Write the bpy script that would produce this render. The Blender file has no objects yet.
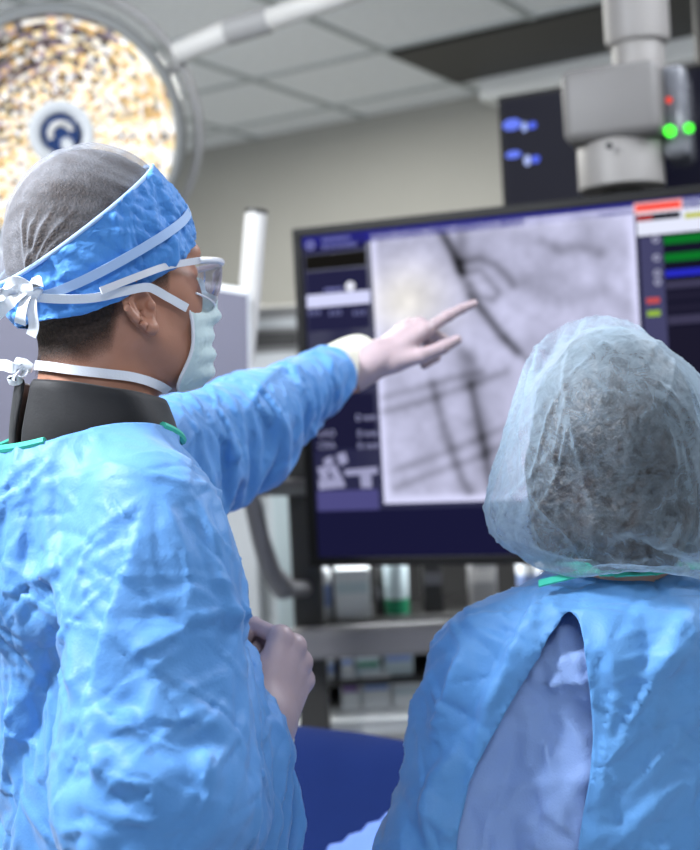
import bpy, bmesh, math, random
import numpy as np
from mathutils import Vector, Matrix
random.seed(7)
RNG = np.random.default_rng(11)
SC = bpy.context.scene
COL = SC.collection
PI = math.pi

# ------------------------------------------------------------------ camera model
F, CX, CY, HC, ROLL = 1300.0, 350.0, 425.0, 1.55, 0.052
cR, sR = math.cos(ROLL), math.sin(ROLL)
def P(u, v, d):
    """Point in the room seen at picture position (u, v), d metres deep."""
    a, b = u - CX, v - CY
    return np.array([(a*cR - b*sR)*d/F, d, HC + (-a*sR - b*cR)*d/F])
def ray(u, v):
    return P(u, v, 1.0) - np.array([0, 0, HC])
def on_plane(u, v, p0, n):
    r = ray(u, v); o = np.array([0, 0, HC])
    t = np.dot(np.asarray(p0) - o, n)/np.dot(r, n)
    return o + r*t
def PV(u, v, d): return Vector(P(u, v, d))

# ------------------------------------------------------------------ materials
def lin(c):
    if isinstance(c, str):
        c = c.lstrip('#'); c = [int(c[i:i+2], 16)/255 for i in (0, 2, 4)]
    return tuple((x/12.92 if x <= .04045 else ((x+.055)/1.055)**2.4) for x in c)
def setin(n, k, v):
    if k in n.inputs: n.inputs[k].default_value = v
def mat(name, col, rough=.5, metal=0, spec=.5, emit=None, es=0, bump=None, var=None, trans=0, sheen=0, coat=0, sss=0, sss_col=None):
    """col hex; bump=(scale, strength, distance); var=(scale, amount) light-dark mottling of the surface colour."""
    m = bpy.data.materials.new(name); m.use_nodes = True
    nt = m.node_tree; b = nt.nodes['Principled BSDF']
    c = lin(col)
    b.inputs['Base Color'].default_value = (*c, 1)
    b.inputs['Roughness'].default_value = rough
    b.inputs['Metallic'].default_value = metal
    setin(b, 'Specular IOR Level', spec); setin(b, 'Transmission Weight', trans)
    setin(b, 'Sheen Weight', sheen); setin(b, 'Coat Weight', coat)
    if sss:
        setin(b, 'Subsurface Weight', sss); setin(b, 'Subsurface Radius', (1, .35, .2)); setin(b, 'Subsurface Scale', .006)
    if emit:
        b.inputs['Emission Color'].default_value = (*lin(emit), 1); b.inputs['Emission Strength'].default_value = es
    tc = nt.nodes.new('ShaderNodeTexCoord')
    if var:
        n = nt.nodes.new('ShaderNodeTexNoise'); n.inputs['Scale'].default_value = var[0]; n.inputs['Detail'].default_value = 5
        nt.links.new(tc.outputs['Object'], n.inputs['Vector'])
        r = nt.nodes.new('ShaderNodeValToRGB')
        r.color_ramp.elements[0].position = .3; r.color_ramp.elements[1].position = .7
        r.color_ramp.elements[0].color = (*[x*(1-var[1]) for x in c], 1)
        r.color_ramp.elements[1].color = (*[min(1, x*(1+var[1])) for x in c], 1)
        nt.links.new(n.outputs['Fac'], r.inputs['Fac']); nt.links.new(r.outputs['Color'], b.inputs['Base Color'])
    if bump:
        n = nt.nodes.new('ShaderNodeTexNoise'); n.inputs['Scale'].default_value = bump[0]; n.inputs['Detail'].default_value = 4
        nt.links.new(tc.outputs['Object'], n.inputs['Vector'])
        bp = nt.nodes.new('ShaderNodeBump'); bp.inputs['Strength'].default_value = bump[1]; bp.inputs['Distance'].default_value = bump[2]
        nt.links.new(n.outputs['Fac'], bp.inputs['Height']); nt.links.new(bp.outputs['Normal'], b.inputs['Normal'])
    return m
def emat(name, col, s=1.0):
    m = bpy.data.materials.new(name); m.use_nodes = True
    nt = m.node_tree; nt.nodes.clear()
    e = nt.nodes.new('ShaderNodeEmission'); e.inputs[0].default_value = (*lin(col), 1); e.inputs[1].default_value = s
    o = nt.nodes.new('ShaderNodeOutputMaterial'); nt.links.new(e.outputs[0], o.inputs[0])
    return m
def ematcol(name, s=1.0, attr='Col'):
    m = bpy.data.materials.new(name); m.use_nodes = True
    nt = m.node_tree; nt.nodes.clear()
    a = nt.nodes.new('ShaderNodeAttribute'); a.attribute_name = attr
    e = nt.nodes.new('ShaderNodeEmission'); e.inputs[1].default_value = s
    nt.links.new(a.outputs['Color'], e.inputs[0])
    o = nt.nodes.new('ShaderNodeOutputMaterial'); nt.links.new(e.outputs[0], o.inputs[0])
    return m
def glass(name, col='#ffffff', alpha=.15, rough=.05):
    m = bpy.data.materials.new(name); m.use_nodes = True
    nt = m.node_tree; nt.nodes.clear()
    t = nt.nodes.new('ShaderNodeBsdfTransparent'); t.inputs[0].default_value = (*lin(col), 1)
    g = nt.nodes.new('ShaderNodeBsdfGlossy'); g.inputs['Roughness'].default_value = rough
    lw = nt.nodes.new('ShaderNodeLayerWeight'); lw.inputs['Blend'].default_value = .25
    mp = nt.nodes.new('ShaderNodeMath'); mp.operation = 'MULTIPLY_ADD'; mp.inputs[1].default_value = .7; mp.inputs[2].default_value = alpha
    nt.links.new(lw.outputs['Fresnel'], mp.inputs[0])
    mx = nt.nodes.new('ShaderNodeMixShader'); nt.links.new(mp.outputs[0], mx.inputs[0])
    nt.links.new(t.outputs[0], mx.inputs[1]); nt.links.new(g.outputs[0], mx.inputs[2])
    o = nt.nodes.new('ShaderNodeOutputMaterial'); nt.links.new(mx.outputs[0], o.inputs[0])
    return m
def fabric(name, col, col2=None, rough=.62, sheen=.15, crease=(9., .5, .004), fine=(260., .25, .0006), sheer=None, spec=.3, transl=.0, fibre=None):
    """Non-woven fabric: crumple creases (Voronoi ridges on warped coordinates) + fine weave bump.
    sheer=(opacity_min, opacity_max): see-through cloth whose fibres are denser in places."""
    m = bpy.data.materials.new(name); m.use_nodes = True
    nt = m.node_tree; N = nt.nodes; L = nt.links
    b = N['Principled BSDF']; out = N['Material Output']
    b.inputs['Roughness'].default_value = rough; setin(b, 'Specular IOR Level', spec); setin(b, 'Sheen Weight', sheen)
    tc = N.new('ShaderNodeTexCoord')
    nz = N.new('ShaderNodeTexNoise'); nz.inputs['Scale'].default_value = crease[0]*.6; nz.inputs['Detail'].default_value = 3
    L.new(tc.outputs['Object'], nz.inputs['Vector'])
    wm = N.new('ShaderNodeVectorMath'); wm.operation = 'MULTIPLY_ADD'
    L.new(nz.outputs['Color'], wm.inputs[0]); wm.inputs[1].default_value = (.14, .14, .14); L.new(tc.outputs['Object'], wm.inputs[2])
    hsum = None
    for kind_, sc, wt in (('R', crease[0]*.55, -2.6), ('R', crease[0]*1.4, -1.2), ('V', crease[0]*2.2, .30)):
        if kind_ == 'R':       # sharp crest lines
            v = N.new('ShaderNodeTexNoise'); v.noise_type = 'RIDGED_MULTIFRACTAL'; v.normalize = True
            v.inputs['Detail'].default_value = 1.5; v.inputs['Scale'].default_value = sc; v.inputs['Lacunarity'].default_value = 2.1
            o_ = v.outputs['Fac']; L.new(wm.outputs[0], v.inputs['Vector']); wt = -wt
        else:
            v = N.new('ShaderNodeTexVoronoi'); v.feature = 'F1'; v.inputs['Scale'].default_value = sc
            o_ = v.outputs['Distance']; L.new(wm.outputs[0], v.inputs['Vector'])
        mm = N.new('ShaderNodeMath'); mm.operation = 'MULTIPLY_ADD'; mm.inputs[1].default_value = wt
        L.new(o_, mm.inputs[0])
        if hsum is None: mm.inputs[2].default_value = 0
        else: L.new(hsum, mm.inputs[2])
        hsum = mm.outputs[0]
    bp = N.new('ShaderNodeBump'); bp.inputs['Strength'].default_value = crease[1]; bp.inputs['Distance'].default_value = crease[2]
    L.new(hsum, bp.inputs['Height'])
    fn = N.new('ShaderNodeTexNoise'); fn.inputs['Scale'].default_value = fine[0]; fn.inputs['Detail'].default_value = 2
    L.new(tc.outputs['Object'], fn.inputs['Vector'])
    bp2 = N.new('ShaderNodeBump'); bp2.inputs['Strength'].default_value = fine[1]; bp2.inputs['Distance'].default_value = fine[2]
    L.new(fn.outputs['Fac'], bp2.inputs['Height']); L.new(bp.outputs['Normal'], bp2.inputs['Normal'])
    L.new(bp2.outputs['Normal'], b.inputs['Normal'])
    c = lin(col); c2 = lin(col2) if col2 else c
    r = N.new('ShaderNodeMix'); r.data_type = 'RGBA'
    vn = N.new('ShaderNodeTexNoise'); vn.inputs['Scale'].default_value = 7; vn.inputs['Detail'].default_value = 6
    L.new(tc.outputs['Object'], vn.inputs['Vector'])
    L.new(vn.outputs['Fac'], r.inputs[0]); r.inputs[6].default_value = (*c, 1); r.inputs[7].default_value = (*c2, 1)
    L.new(r.outputs[2], b.inputs['Base Color'])
    sh = b.outputs[0]
    if transl:
        tr = N.new('ShaderNodeBsdfTranslucent'); L.new(r.outputs[2], tr.inputs[0]); L.new(bp2.outputs['Normal'], tr.inputs['Normal'])
        mx = N.new('ShaderNodeMixShader'); mx.inputs[0].default_value = transl
        L.new(sh, mx.inputs[1]); L.new(tr.outputs[0], mx.inputs[2]); sh = mx.outputs[0]
    if sheer:
        # fibre density: stringy noise + thicker along folds seen edge-on
        st = N.new('ShaderNodeTexNoise'); st.inputs['Scale'].default_value = (fibre or 60.); st.inputs['Detail'].default_value = 8
        st.inputs['Distortion'].default_value = 1.1; st.inputs['Roughness'].default_value = .7
        L.new(tc.outputs['Object'], st.inputs['Vector'])
        lw = N.new('ShaderNodeLayerWeight'); lw.inputs['Blend'].default_value = .45
        L.new(bp.outputs['Normal'], lw.inputs['Normal'])
        ad = N.new('ShaderNodeMath'); ad.operation = 'MULTIPLY_ADD'; ad.inputs[1].default_value = .9
        L.new(lw.outputs['Facing'], ad.inputs[0]); L.new(st.outputs['Fac'], ad.inputs[2])
        mr = N.new('ShaderNodeMapRange'); mr.inputs[1].default_value = .38; mr.inputs[2].default_value = 1.15
        mr.inputs[3].default_value = sheer[0]; mr.inputs[4].default_value = sheer[1]
        L.new(ad.outputs[0], mr.inputs[0])
        tp = N.new('ShaderNodeBsdfTransparent'); mx = N.new('ShaderNodeMixShader')
        L.new(mr.outputs[0], mx.inputs[0]); L.new(tp.outputs[0], mx.inputs[1]); L.new(sh, mx.inputs[2]); sh = mx.outputs[0]
    L.new(sh, out.inputs[0])
    return m

# ------------------------------------------------------------------ objects
def tag(o, label=None, cat=None, group=None, kind=None):
    if label: o['label'] = label
    if cat: o['category'] = cat
    if group: o['group'] = group
    if kind: o['kind'] = kind
    return o
def empty(name, loc, label, cat, group=None, rotz=0):
    o = bpy.data.objects.new(name, None); COL.objects.link(o); o.location = Vector(loc); o.rotation_euler = (0, 0, rotz)
    o.empty_display_size = .05
    bpy.context.view_layer.update()
    return tag(o, label, cat, group)
def link(name, me, m=None, parent=None, smooth=False, world=True):
    o = bpy.data.objects.new(name, me); COL.objects.link(o)
    if m is not None: me.materials.append(m)
    if smooth:
        me.polygons.foreach_set('use_smooth', [True]*len(me.polygons))
    if parent is not None:
        o.parent = parent
        if world:
            mi = parent.matrix_world.copy() if parent.type == 'EMPTY' else root_matrix(parent)
            o.matrix_parent_inverse = mi.inverted()
    return o
def root_matrix(p):
    bpy.context.view_layer.update(); return p.matrix_world.copy()
def mesh_np(name, V, Fq, m=None, parent=None, smooth=True):
    me = bpy.data.meshes.new(name)
    me.from_pydata([tuple(map(float, v)) for v in V], [], [tuple(int(i) for i in f) for f in Fq]); me.update()
    return link(name, me, m, parent, smooth)
class MB:
    """Collects shapes for ONE mesh object (world coordinates)."""
    def __init__(s): s.bm = bmesh.new()
    def _add(s, vs, M):
        for v in vs: v.co = M @ v.co
    def box(s, c, size, M=None, bev=0.0, seg=2):
        r = bmesh.ops.create_cube(s.bm, size=1); vs = r['verts']
        for v in vs: v.co = Vector((v.co.x*size[0], v.co.y*size[1], v.co.z*size[2]))
        if bev > 0:
            es = list({e for v in vs for e in v.link_edges})
            rr = bmesh.ops.bevel(s.bm, geom=es, offset=bev, segments=seg, affect='EDGES', profile=.5)
            vs = list({v for f in rr['faces'] for v in f.verts} | {v for v in vs if v.is_valid})
        T = Matrix.Translation(Vector(c)) @ (M.to_4x4() if M else Matrix())
        s._add(vs, T); return s
    def tube(s, pts, r, n=16, cap=True):
        pts = [Vector(p) for p in pts]
        rs = r if isinstance(r, (list, tuple)) else [r]*len(pts)
        rings = []; up = None
        for i, p in enumerate(pts):
            t = (pts[min(i+1, len(pts)-1)] - pts[max(i-1, 0)]).normalized()
            if up is None:
                up = Vector((0, 0, 1)) if abs(t.z) < .9 else Vector((1, 0, 0))
            x = (up - t*up.dot(t)).normalized(); y = t.cross(x); up = x
            rings.append([s.bm.verts.new(p + (x*math.cos(a) + y*math.sin(a))*rs[i]) for a in [2*PI*k/n for k in range(n)]])
        for a, b in zip(rings, rings[1:]):
            for k in range(n): s.bm.faces.new((a[k], a[(k+1) % n], b[(k+1) % n], b[k]))
        if cap:
            s.bm.faces.new(rings[0][::-1]); s.bm.faces.new(rings[-1])
        return s
    def ribbon(s, pts, w, sides, th=.0008):
        """flat tape: centre line pts, half-width vectors sides (one per point), thickness th."""
        pts = [Vector(p) for p in pts]; L = []
        for i, p in enumerate(pts):
            t = (pts[min(i+1, len(pts)-1)] - pts[max(i-1, 0)]).normalized()
            sd = Vector(sides[i] if isinstance(sides, list) else sides); sd = (sd - t*sd.dot(t)).normalized()*w
            n = t.cross(sd).normalized()*th
            L.append([s.bm.verts.new(q) for q in (p-sd-n, p+sd-n, p+sd+n, p-sd+n)])
        for a, b in zip(L, L[1:]):
            for k in range(4): s.bm.faces.new((a[k], a[(k+1) % 4], b[(k+1) % 4], b[k]))
        s.bm.faces.new(L[0][::-1]); s.bm.faces.new(L[-1]); return s
    def lathe(s, prof, M, n=48):
        """prof: (radius, height) pairs about local z."""
        rings = []
        for r, z in prof:
            if r < 1e-6: rings.append([s.bm.verts.new(M @ Vector((0, 0, z)))])
            else: rings.append([s.bm.verts.new(M @ Vector((r*math.cos(2*PI*k/n), r*math.sin(2*PI*k/n), z))) for k in range(n)])
        for a, b in zip(rings, rings[1:]):
            for k in range(n):
                if len(a) == 1 and len(b) == 1: continue
                if len(a) == 1: s.bm.faces.new((a[0], b[k], b[(k+1) % n]))
                elif len(b) == 1: s.bm.faces.new((a[k], b[0], a[(k+1) % n]))
                else: s.bm.faces.new((a[k], a[(k+1) % n], b[(k+1) % n], b[k]))
        return s
    def prism(s, poly, M, h):
        """poly in local xy, extruded along local z from 0 to h."""
        a = [s.bm.verts.new(M @ Vector((x, y, 0))) for x, y in poly]
        b = [s.bm.verts.new(M @ Vector((x, y, h))) for x, y in poly]
        n = len(poly)
        s.bm.faces.new(a[::-1]); s.bm.faces.new(b)
        for k in range(n): s.bm.faces.new((a[k], a[(k+1) % n], b[(k+1) % n], b[k]))
        return s
    def quad(s, pts):
        s.bm.faces.new([s.bm.verts.new(Vector(p)) for p in pts]); return s
    def build(s, name, m, parent=None, smooth=False, auto=True):
        bmesh.ops.recalc_face_normals(s.bm, faces=s.bm.faces)
        if smooth and auto:
            for f in s.bm.faces: f.smooth = True
            for e in s.bm.edges:
                if len(e.link_faces) == 2 and e.calc_face_angle(0) > math.radians(40): e.smooth = False
        me = bpy.data.meshes.new(name); s.bm.to_mesh(me); s.bm.free()
        return link(name, me, m, parent, False)
def frame(x, z=None, y=None):
    """3x3 rotation with given x axis (columns x, y, z) and z hint."""
    x = Vector(x).normalized(); z = Vector(z); z = (z - x*z.dot(x)).normalized(); y = z.cross(x)
    return Matrix((x, y, z)).transposed()
def axis_frame(z):
    z = Vector(z).normalized(); h = Vector((0, 0, 1)) if abs(z.z) < .9 else Vector((0, 1, 0))
    x = h.cross(z).normalized(); y = z.cross(x)
    return Matrix((x, y, z)).transposed()
def at(loc, R): return Matrix.Translation(Vector(loc)) @ R.to_4x4()

# ------------------------------------------------------------------ implicit bodies
def nrm(v): v = np.asarray(v, float); return v/np.linalg.norm(v)
def cap(p, a, b, ra, rb=None):
    rb = ra if rb is None else rb
    a = np.asarray(a, float); ba = np.asarray(b, float) - a; pa = p - a
    t = np.clip((pa @ ba)/(ba @ ba + 1e-12), 0, 1)
    return np.linalg.norm(pa - t[:, None]*ba, axis=1) - (ra + (rb - ra)*t)
def ell(p, c, r, R=None):
    q = p - np.asarray(c, float)
    if R is not None: q = q @ R          # R columns = local axes
    r = np.asarray(r, float)
    k0 = np.linalg.norm(q/r, axis=1); k1 = np.linalg.norm(q/(r*r), axis=1)
    return k0*(k0 - 1)/np.maximum(k1, 1e-9)
def sph(p, c, r): return np.linalg.norm(p - np.asarray(c, float), axis=1) - r
def smin(a, b, k):
    h = np.clip(.5 + .5*(b - a)/k, 0, 1)
    return b + (a - b)*h - k*h*(1 - h)
def smax(a, b, k): return -smin(-a, -b, k)
def sm(k, *ds):
    r = ds[0]
    for d in ds[1:]: r = smin(r, d, k)
    return r
def grad(f, V, e=4e-4):
    k = np.array([[1, -1, -1], [-1, -1, 1], [-1, 1, -1], [1, 1, 1]], float)
    g = sum(kk*f(V + kk*e)[:, None] for kk in k)
    return g/np.maximum(np.linalg.norm(g, axis=1, keepdims=True), 1e-9)
def surf(f, lo, hi, h, slack=1.6, project=2):
    """Sparse surface nets of the implicit f -> (verts, quads)."""
    lo = np.asarray(lo, float); hi = np.asarray(hi, float); B = 8
    nb = np.ceil((hi - lo)/(B*h)).astype(int)
    I = np.stack(np.meshgrid(*[np.arange(n) for n in nb], indexing='ij'), -1).reshape(-1, 3)
    cen = lo + (I + .5)*B*h
    d = f(cen); I = I[np.abs(d) < B*h*.87*slack]
    N = nb*B + 1
    g = np.arange(B + 1); G = np.stack(np.meshgrid(g, g, g, indexing='ij'), -1).reshape(-1, 3)
    pts = (I[:, None, :]*B + G[None])
    val = np.concatenate([f(lo + ch.reshape(-1, 3)*h) for ch in np.array_split(pts, max(1, len(I)//400))]).reshape(len(I), B+1, B+1, B+1)
    val = np.where(val == 0, 1e-9, val)
    idl, vl = [], []
    offs = [(a, b, c) for a in (0, 1) for b in (0, 1) for c in (0, 1)]
    S = {o: val[:, o[0]:o[0]+B, o[1]:o[1]+B, o[2]:o[2]+B] for o in offs}
    neg = sum((S[o] < 0).astype(int) for o in offs)
    act = np.argwhere((neg > 0) & (neg < 8))
    bi = act[:, 0]; lc = act[:, 1:]
    acc = np.zeros((len(act), 3)); cnt = np.zeros(len(act))
    vals = {o: S[o][bi, lc[:, 0], lc[:, 1], lc[:, 2]] for o in offs}
    for i, a in enumerate(offs):
        for b in offs[i+1:]:
            if sum(abs(x-y) for x, y in zip(a, b)) != 1: continue
            va, vb = vals[a], vals[b]; mk = (va < 0) != (vb < 0)
            t = np.where(mk, va/np.where(mk, va - vb, 1), 0)
            acc += np.where(mk[:, None], np.array(a) + t[:, None]*(np.array(b) - np.array(a)), 0); cnt += mk
    cell = I[bi]*B + lc
    V = lo + (cell + acc/cnt[:, None])*h
    cid = (cell[:, 0]*N[1] + cell[:, 1])*N[2] + cell[:, 2]
    order = np.argsort(cid); cid = cid[order]; V = V[order]
    quads = []
    for ax in range(3):
        o = [0, 0, 0]; o[ax] = 1; a = val[:, :B, :B, :B]; b = S[tuple(o)]
        ed = np.argwhere((a < 0) != (b < 0)); base = I[ed[:, 0]]*B + ed[:, 1:]
        flip = a[tuple(ed.T)] < 0
        u, w = (ax+1) % 3, (ax+2) % 3
        eu = np.zeros(3, int); eu[u] = 1; ew = np.zeros(3, int); ew[w] = 1
        cs = [base - eu - ew, base - ew, base, base - eu]
        ids = []
        ok = np.ones(len(base), bool)
        for c in cs:
            k = (c[:, 0]*N[1] + c[:, 1])*N[2] + c[:, 2]
            j = np.searchsorted(cid, k); j = np.clip(j, 0, len(cid)-1); ok &= cid[j] == k; ids.append(j)
        q = np.stack(ids, 1); q = np.where(flip[:, None], q, q[:, ::-1]); quads.append(q[ok])
    Q = np.concatenate(quads)
    for _ in range(project):
        V = V - np.clip(f(V), -h, h)[:, None]*grad(f, V)
    return V, Q
def prune(V, Q, keep):
    """Keep faces whose flag is set; drop loose verts. Returns V, Q, index of old verts."""
    Q = Q[keep]; u, inv = np.unique(Q, return_inverse=True)
    return V[u], inv.reshape(Q.shape), u
def refine(o, f, inside, times=1):
    """Subdivide the faces whose centre passes inside() and snap the new points to the implicit f."""
    bm = bmesh.new(); bm.from_mesh(o.data)
    for _ in range(times):
        bm.faces.ensure_lookup_table()
        C = np.array([tuple(fc.calc_center_median()) for fc in bm.faces]); k = inside(C)
        es = {e for fc, kk in zip(bm.faces, k) if kk for e in fc.edges}
        bmesh.ops.subdivide_edges(bm, edges=list(es), cuts=1, use_grid_fill=True)
        V = np.array([tuple(v.co) for v in bm.verts]); k = inside(V); W = V[k]
        for _ in range(2): W = W - np.clip(f(W), -.004, .004)[:, None]*grad(f, W)
        V[k] = W
        for v, c in zip(bm.verts, V): v.co = c
    for fc in bm.faces: fc.smooth = True
    bm.to_mesh(o.data); bm.free(); o.data.update()
def edges_of(Q):
    E = np.concatenate([Q[:, [0, 1]], Q[:, [1, 2]], Q[:, [2, 3]], Q[:, [3, 0]]]); E = np.sort(E, 1)
    return np.unique(E, axis=0)
def relax(V, Q, rest_scale, pinned, body, steps=160, iters=6, g=.00006, bend=.25, damp=.93, coll_every=2, margin=.003, noise=.0015, seed=3, wind=None, spread=.5):
    """Position-based cloth: edges + shear diagonals + bending springs, gravity, pushed out of body().
    rest_scale(mid, dir) -> factor on each edge's rest length (more cloth than the form needs -> folds)."""
    n = len(V); E = edges_of(Q); D = np.concatenate([Q[:, [0, 2]], Q[:, [1, 3]]])
    # bending: edge-opposite pairs across each edge (two quads sharing an edge)
    key = {}
    q = Q; m = len(q)
    ea = np.concatenate([q[:, [0, 1]], q[:, [1, 2]], q[:, [2, 3]], q[:, [3, 0]]]); op = np.concatenate([q[:, [3, 2]], q[:, [0, 3]], q[:, [1, 0]], q[:, [2, 1]]])
    sw = ea[:, 0] > ea[:, 1]; ea2 = ea.copy(); ea2[sw] = ea[sw][:, ::-1]; op2 = op.copy(); op2[sw] = op[sw][:, ::-1]
    k = ea2[:, 0].astype(np.int64)*n + ea2[:, 1]; o = np.argsort(k, kind='stable'); k = k[o]; op2 = op2[o]
    same = np.nonzero(k[1:] == k[:-1])[0]
    Bp = np.concatenate([np.stack([op2[same, j], op2[same+1, j]], 1) for j in (0, 1)])
    def rest(pairs, sc=True):
        d = V[pairs[:, 1]] - V[pairs[:, 0]]; L = np.linalg.norm(d, axis=1)
        if sc: L = L*rest_scale((V[pairs[:, 0]] + V[pairs[:, 1]])/2, d/np.maximum(L, 1e-9)[:, None])
        return L
    sets = [(E, rest(E), 1.0), (D, rest(D), spread), (Bp, rest(Bp), bend)]
    w = np.where(pinned, 0., 1.); r = np.random.default_rng(seed)
    X = V + grad(body, V)*(r.random((n, 1))*noise); X[pinned] = V[pinned]
    X0 = X.copy(); G = np.array([0, 0, -g])
    allp = np.concatenate([s[0] for s in sets]); cnt = np.bincount(allp.ravel(), minlength=n).astype(float)
    PI_, PJ = allp[:, 0], allp[:, 1]; RL = np.concatenate([s[1] for s in sets]); ST = np.concatenate([np.full(len(s[0]), s[2]) for s in sets])
    wi, wj = w[PI_], w[PJ]; ws = np.maximum(wi + wj, 1e-9)
    cntw = np.bincount(PI_, ST, n) + np.bincount(PJ, ST, n)
    for st in range(steps):
        vel = (X - X0)*damp; X0 = X.copy(); X = X + (vel + G + (wind if wind is not None else 0))*w[:, None]
        for _ in range(iters):
            d = X[PJ] - X[PI_]; L = np.maximum(np.linalg.norm(d, axis=1), 1e-9)
            c = (ST*(L - RL)/L/ws)[:, None]*d
            dx = np.empty_like(X)
            for a in range(3):
                dx[:, a] = np.bincount(PI_, c[:, a]*wi, n) - np.bincount(PJ, c[:, a]*wj, n)
            X = X + dx*(1.6/np.maximum(cntw, 1e-9))[:, None]
        if st % coll_every == 0:
            dd = body(X); inn = (dd < margin) & ~pinned
            if inn.any():
                X[inn] += (margin - dd[inn])[:, None]*grad(body, X[inn])
                X0[inn] = X0[inn]*.5 + X[inn]*.5
    return X
NSTEP = 140
# ------------------------------------------------------------------ room shell
ZC = HC + 1.40
NUP = np.array([0, 0, 1.])
e1 = nrm([.85, -.527, 0]); e2 = np.array([-e1[1], e1[0], 0])
def ceil(u, v): return on_plane(u, v, (0, 0, ZC), NUP)
def flat_mesh(name, pts, m, h=None, parent=None):
    """horizontal slab from a ring of (x, y) at z, thickness h upwards"""
    b = MB(); b.prism([(p[0], p[1]) for p in pts], Matrix.Translation((0, 0, pts[0][2])), h or .02)
    return b.build(name, m, parent)
M_ceil = mat('ceiling_tile', '#f3f6f9', .9, var=(40, .05), bump=(180, .3, .002))
M_grid = mat('ceiling_grid', '#b9bfc0', .5)
M_wall = mat('painted_wall', '#a9a8a2', .8, var=(3, .02))
M_floor = mat('vinyl_floor', '#b9bfc6', .35, var=(6, .06))
M_white = mat('white_enamel', '#e9ecec', .35, var=(5, .02))
M_offw = mat('warm_white_plastic', '#dcdad4', .4, var=(8, .03))
M_lgrey = mat('light_grey_plastic', '#a9a8a6', .45, var=(8, .04))
M_grey = mat('mid_grey_paint', '#77767a', .45, var=(8, .05))
M_dgrey = mat('dark_grey_metal', '#3b3a38', .45, var=(8, .06))
M_black = mat('black_plastic', '#0c0c0d', .5, spec=.25, var=(9, .08))
M_dark = mat('dark_interior', '#2c2b29', .7, var=(5, .1))
M_steel = mat('brushed_steel', '#b8bcc0', .3, metal=.9, var=(20, .06))

wp = ceil(340, 122)                                   # a point where back wall meets ceiling
def W(s, t, z): q = wp + e1*s + e2*t; return (q[0], q[1], z)
XL, XR, YB = -2.9, 3.0, -2.2
fl = MB(); fl.box(((XL+XR)/2, 3.2, -.03), (XR-XL+3, 11.2, .06)); tag(fl.build('floor', M_floor), 'pale grey sheet vinyl floor of the operating room', 'floor', kind='structure')
cl = MB(); cl.box(((XL+XR)/2, 3.2, ZC+.03), (XR-XL+3, 11.2, .06)); tag(cl.build('ceiling', M_ceil), 'suspended ceiling of pale square tiles', 'ceiling', kind='structure')
wb = MB()
wb.box(W(0, .05, ZC/2), (9.5, .1, ZC), M=Matrix((Vector(e1), Vector(e2), Vector((0, 0, 1)))).transposed())
tag(wb.build('wall_back', M_wall), 'plain beige back wall under the tiled ceiling', 'wall', kind='structure')
wl = MB(); wl.box((XL-.05, 3.0, ZC/2), (.1, 10.6, ZC)); tag(wl.build('wall_left', M_wall), 'beige wall on the far side of the surgical lamp', 'wall', kind='structure')
wr = MB(); wr.box((XR+.05, 1.6, ZC/2), (.1, 7.6, ZC)); tag(wr.build('wall_right', M_wall), 'beige side wall beyond the large monitor', 'wall', kind='structure')
# grid bars: through the crossing of the two marked tile lines
AD = ceil(456, 81); gb = MB()
RG = Matrix((Vector(e1), Vector(e2), Vector((0, 0, 1)))).transposed()
for k in range(-9, 7):
    q = AD + e1*.6*k; d = np.dot(wp - q, e2)
    gb.box((q[0] + e2[0]*(d-4.2), q[1] + e2[1]*(d-4.2), ZC-.004), (.026, 8.4, .012), M=RG)
for k in range(-11, 2):
    q = AD + e2*.6*k
    if np.dot(wp - q, e2) < .05: continue
    gb.box((q[0], q[1], ZC-.003), (9.2, .026, .010), M=RG)
tag(gb.build('trim_1', M_grid), 'thin metal grid bars between the ceiling tiles', 'ceiling trim', kind='structure')
# dark ceiling bay
dp = [ceil(*q) for q in ((408, 47), (462, 75), (640, 36), (580, 6))]
ctr = sum(dp)/4
b = MB(); o1 = np.dot(dp[1]-AD, e1); o2 = np.dot(dp[1]-AD, e2)
q = AD + e1*.64 + e2*(-.30)
b.box((q[0], q[1], ZC-.012), (1.25, .56, .02), M=RG, bev=.004)
tag(b.build('ceiling_hatch', mat('hatch_dark', '#191817', .5)), 'dark rectangular hatch in the tiled ceiling above the large monitor', 'ceiling hatch')
q = wp + e1*2.05 - e2*.22
b = MB(); b.box((q[0], q[1], ZC-.055), (2.4, .16, .10), M=RG, bev=.012)
tag(b.build('ceiling_rail', M_white), 'white ceiling rail along the top of the back wall', 'rail')

# ------------------------------------------------------------------ surgical lamp
LC = P(61, 133, 3.2); LN = nrm([.22, -1.0, -.30])
lamp = empty('surgical_lamp', LC, 'large round surgical lamp with bright faceted lens beside the ceiling arm', 'surgical lamp')
LR = axis_frame(LN); LM = at(LC, LR)
M_ring = mat('lamp_ring_grey', '#8f918f', .35, var=(6, .05))
b = MB(); b.lathe([(.277, .010), (.282, .022), (.294, .022), (.306, .008), (.310, -.02), (.30, -.06), (.24, -.10), (0.06, -.12), (0, -.12)], LM, 96)
b.build('housing', M_ring, lamp, smooth=True)
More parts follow.
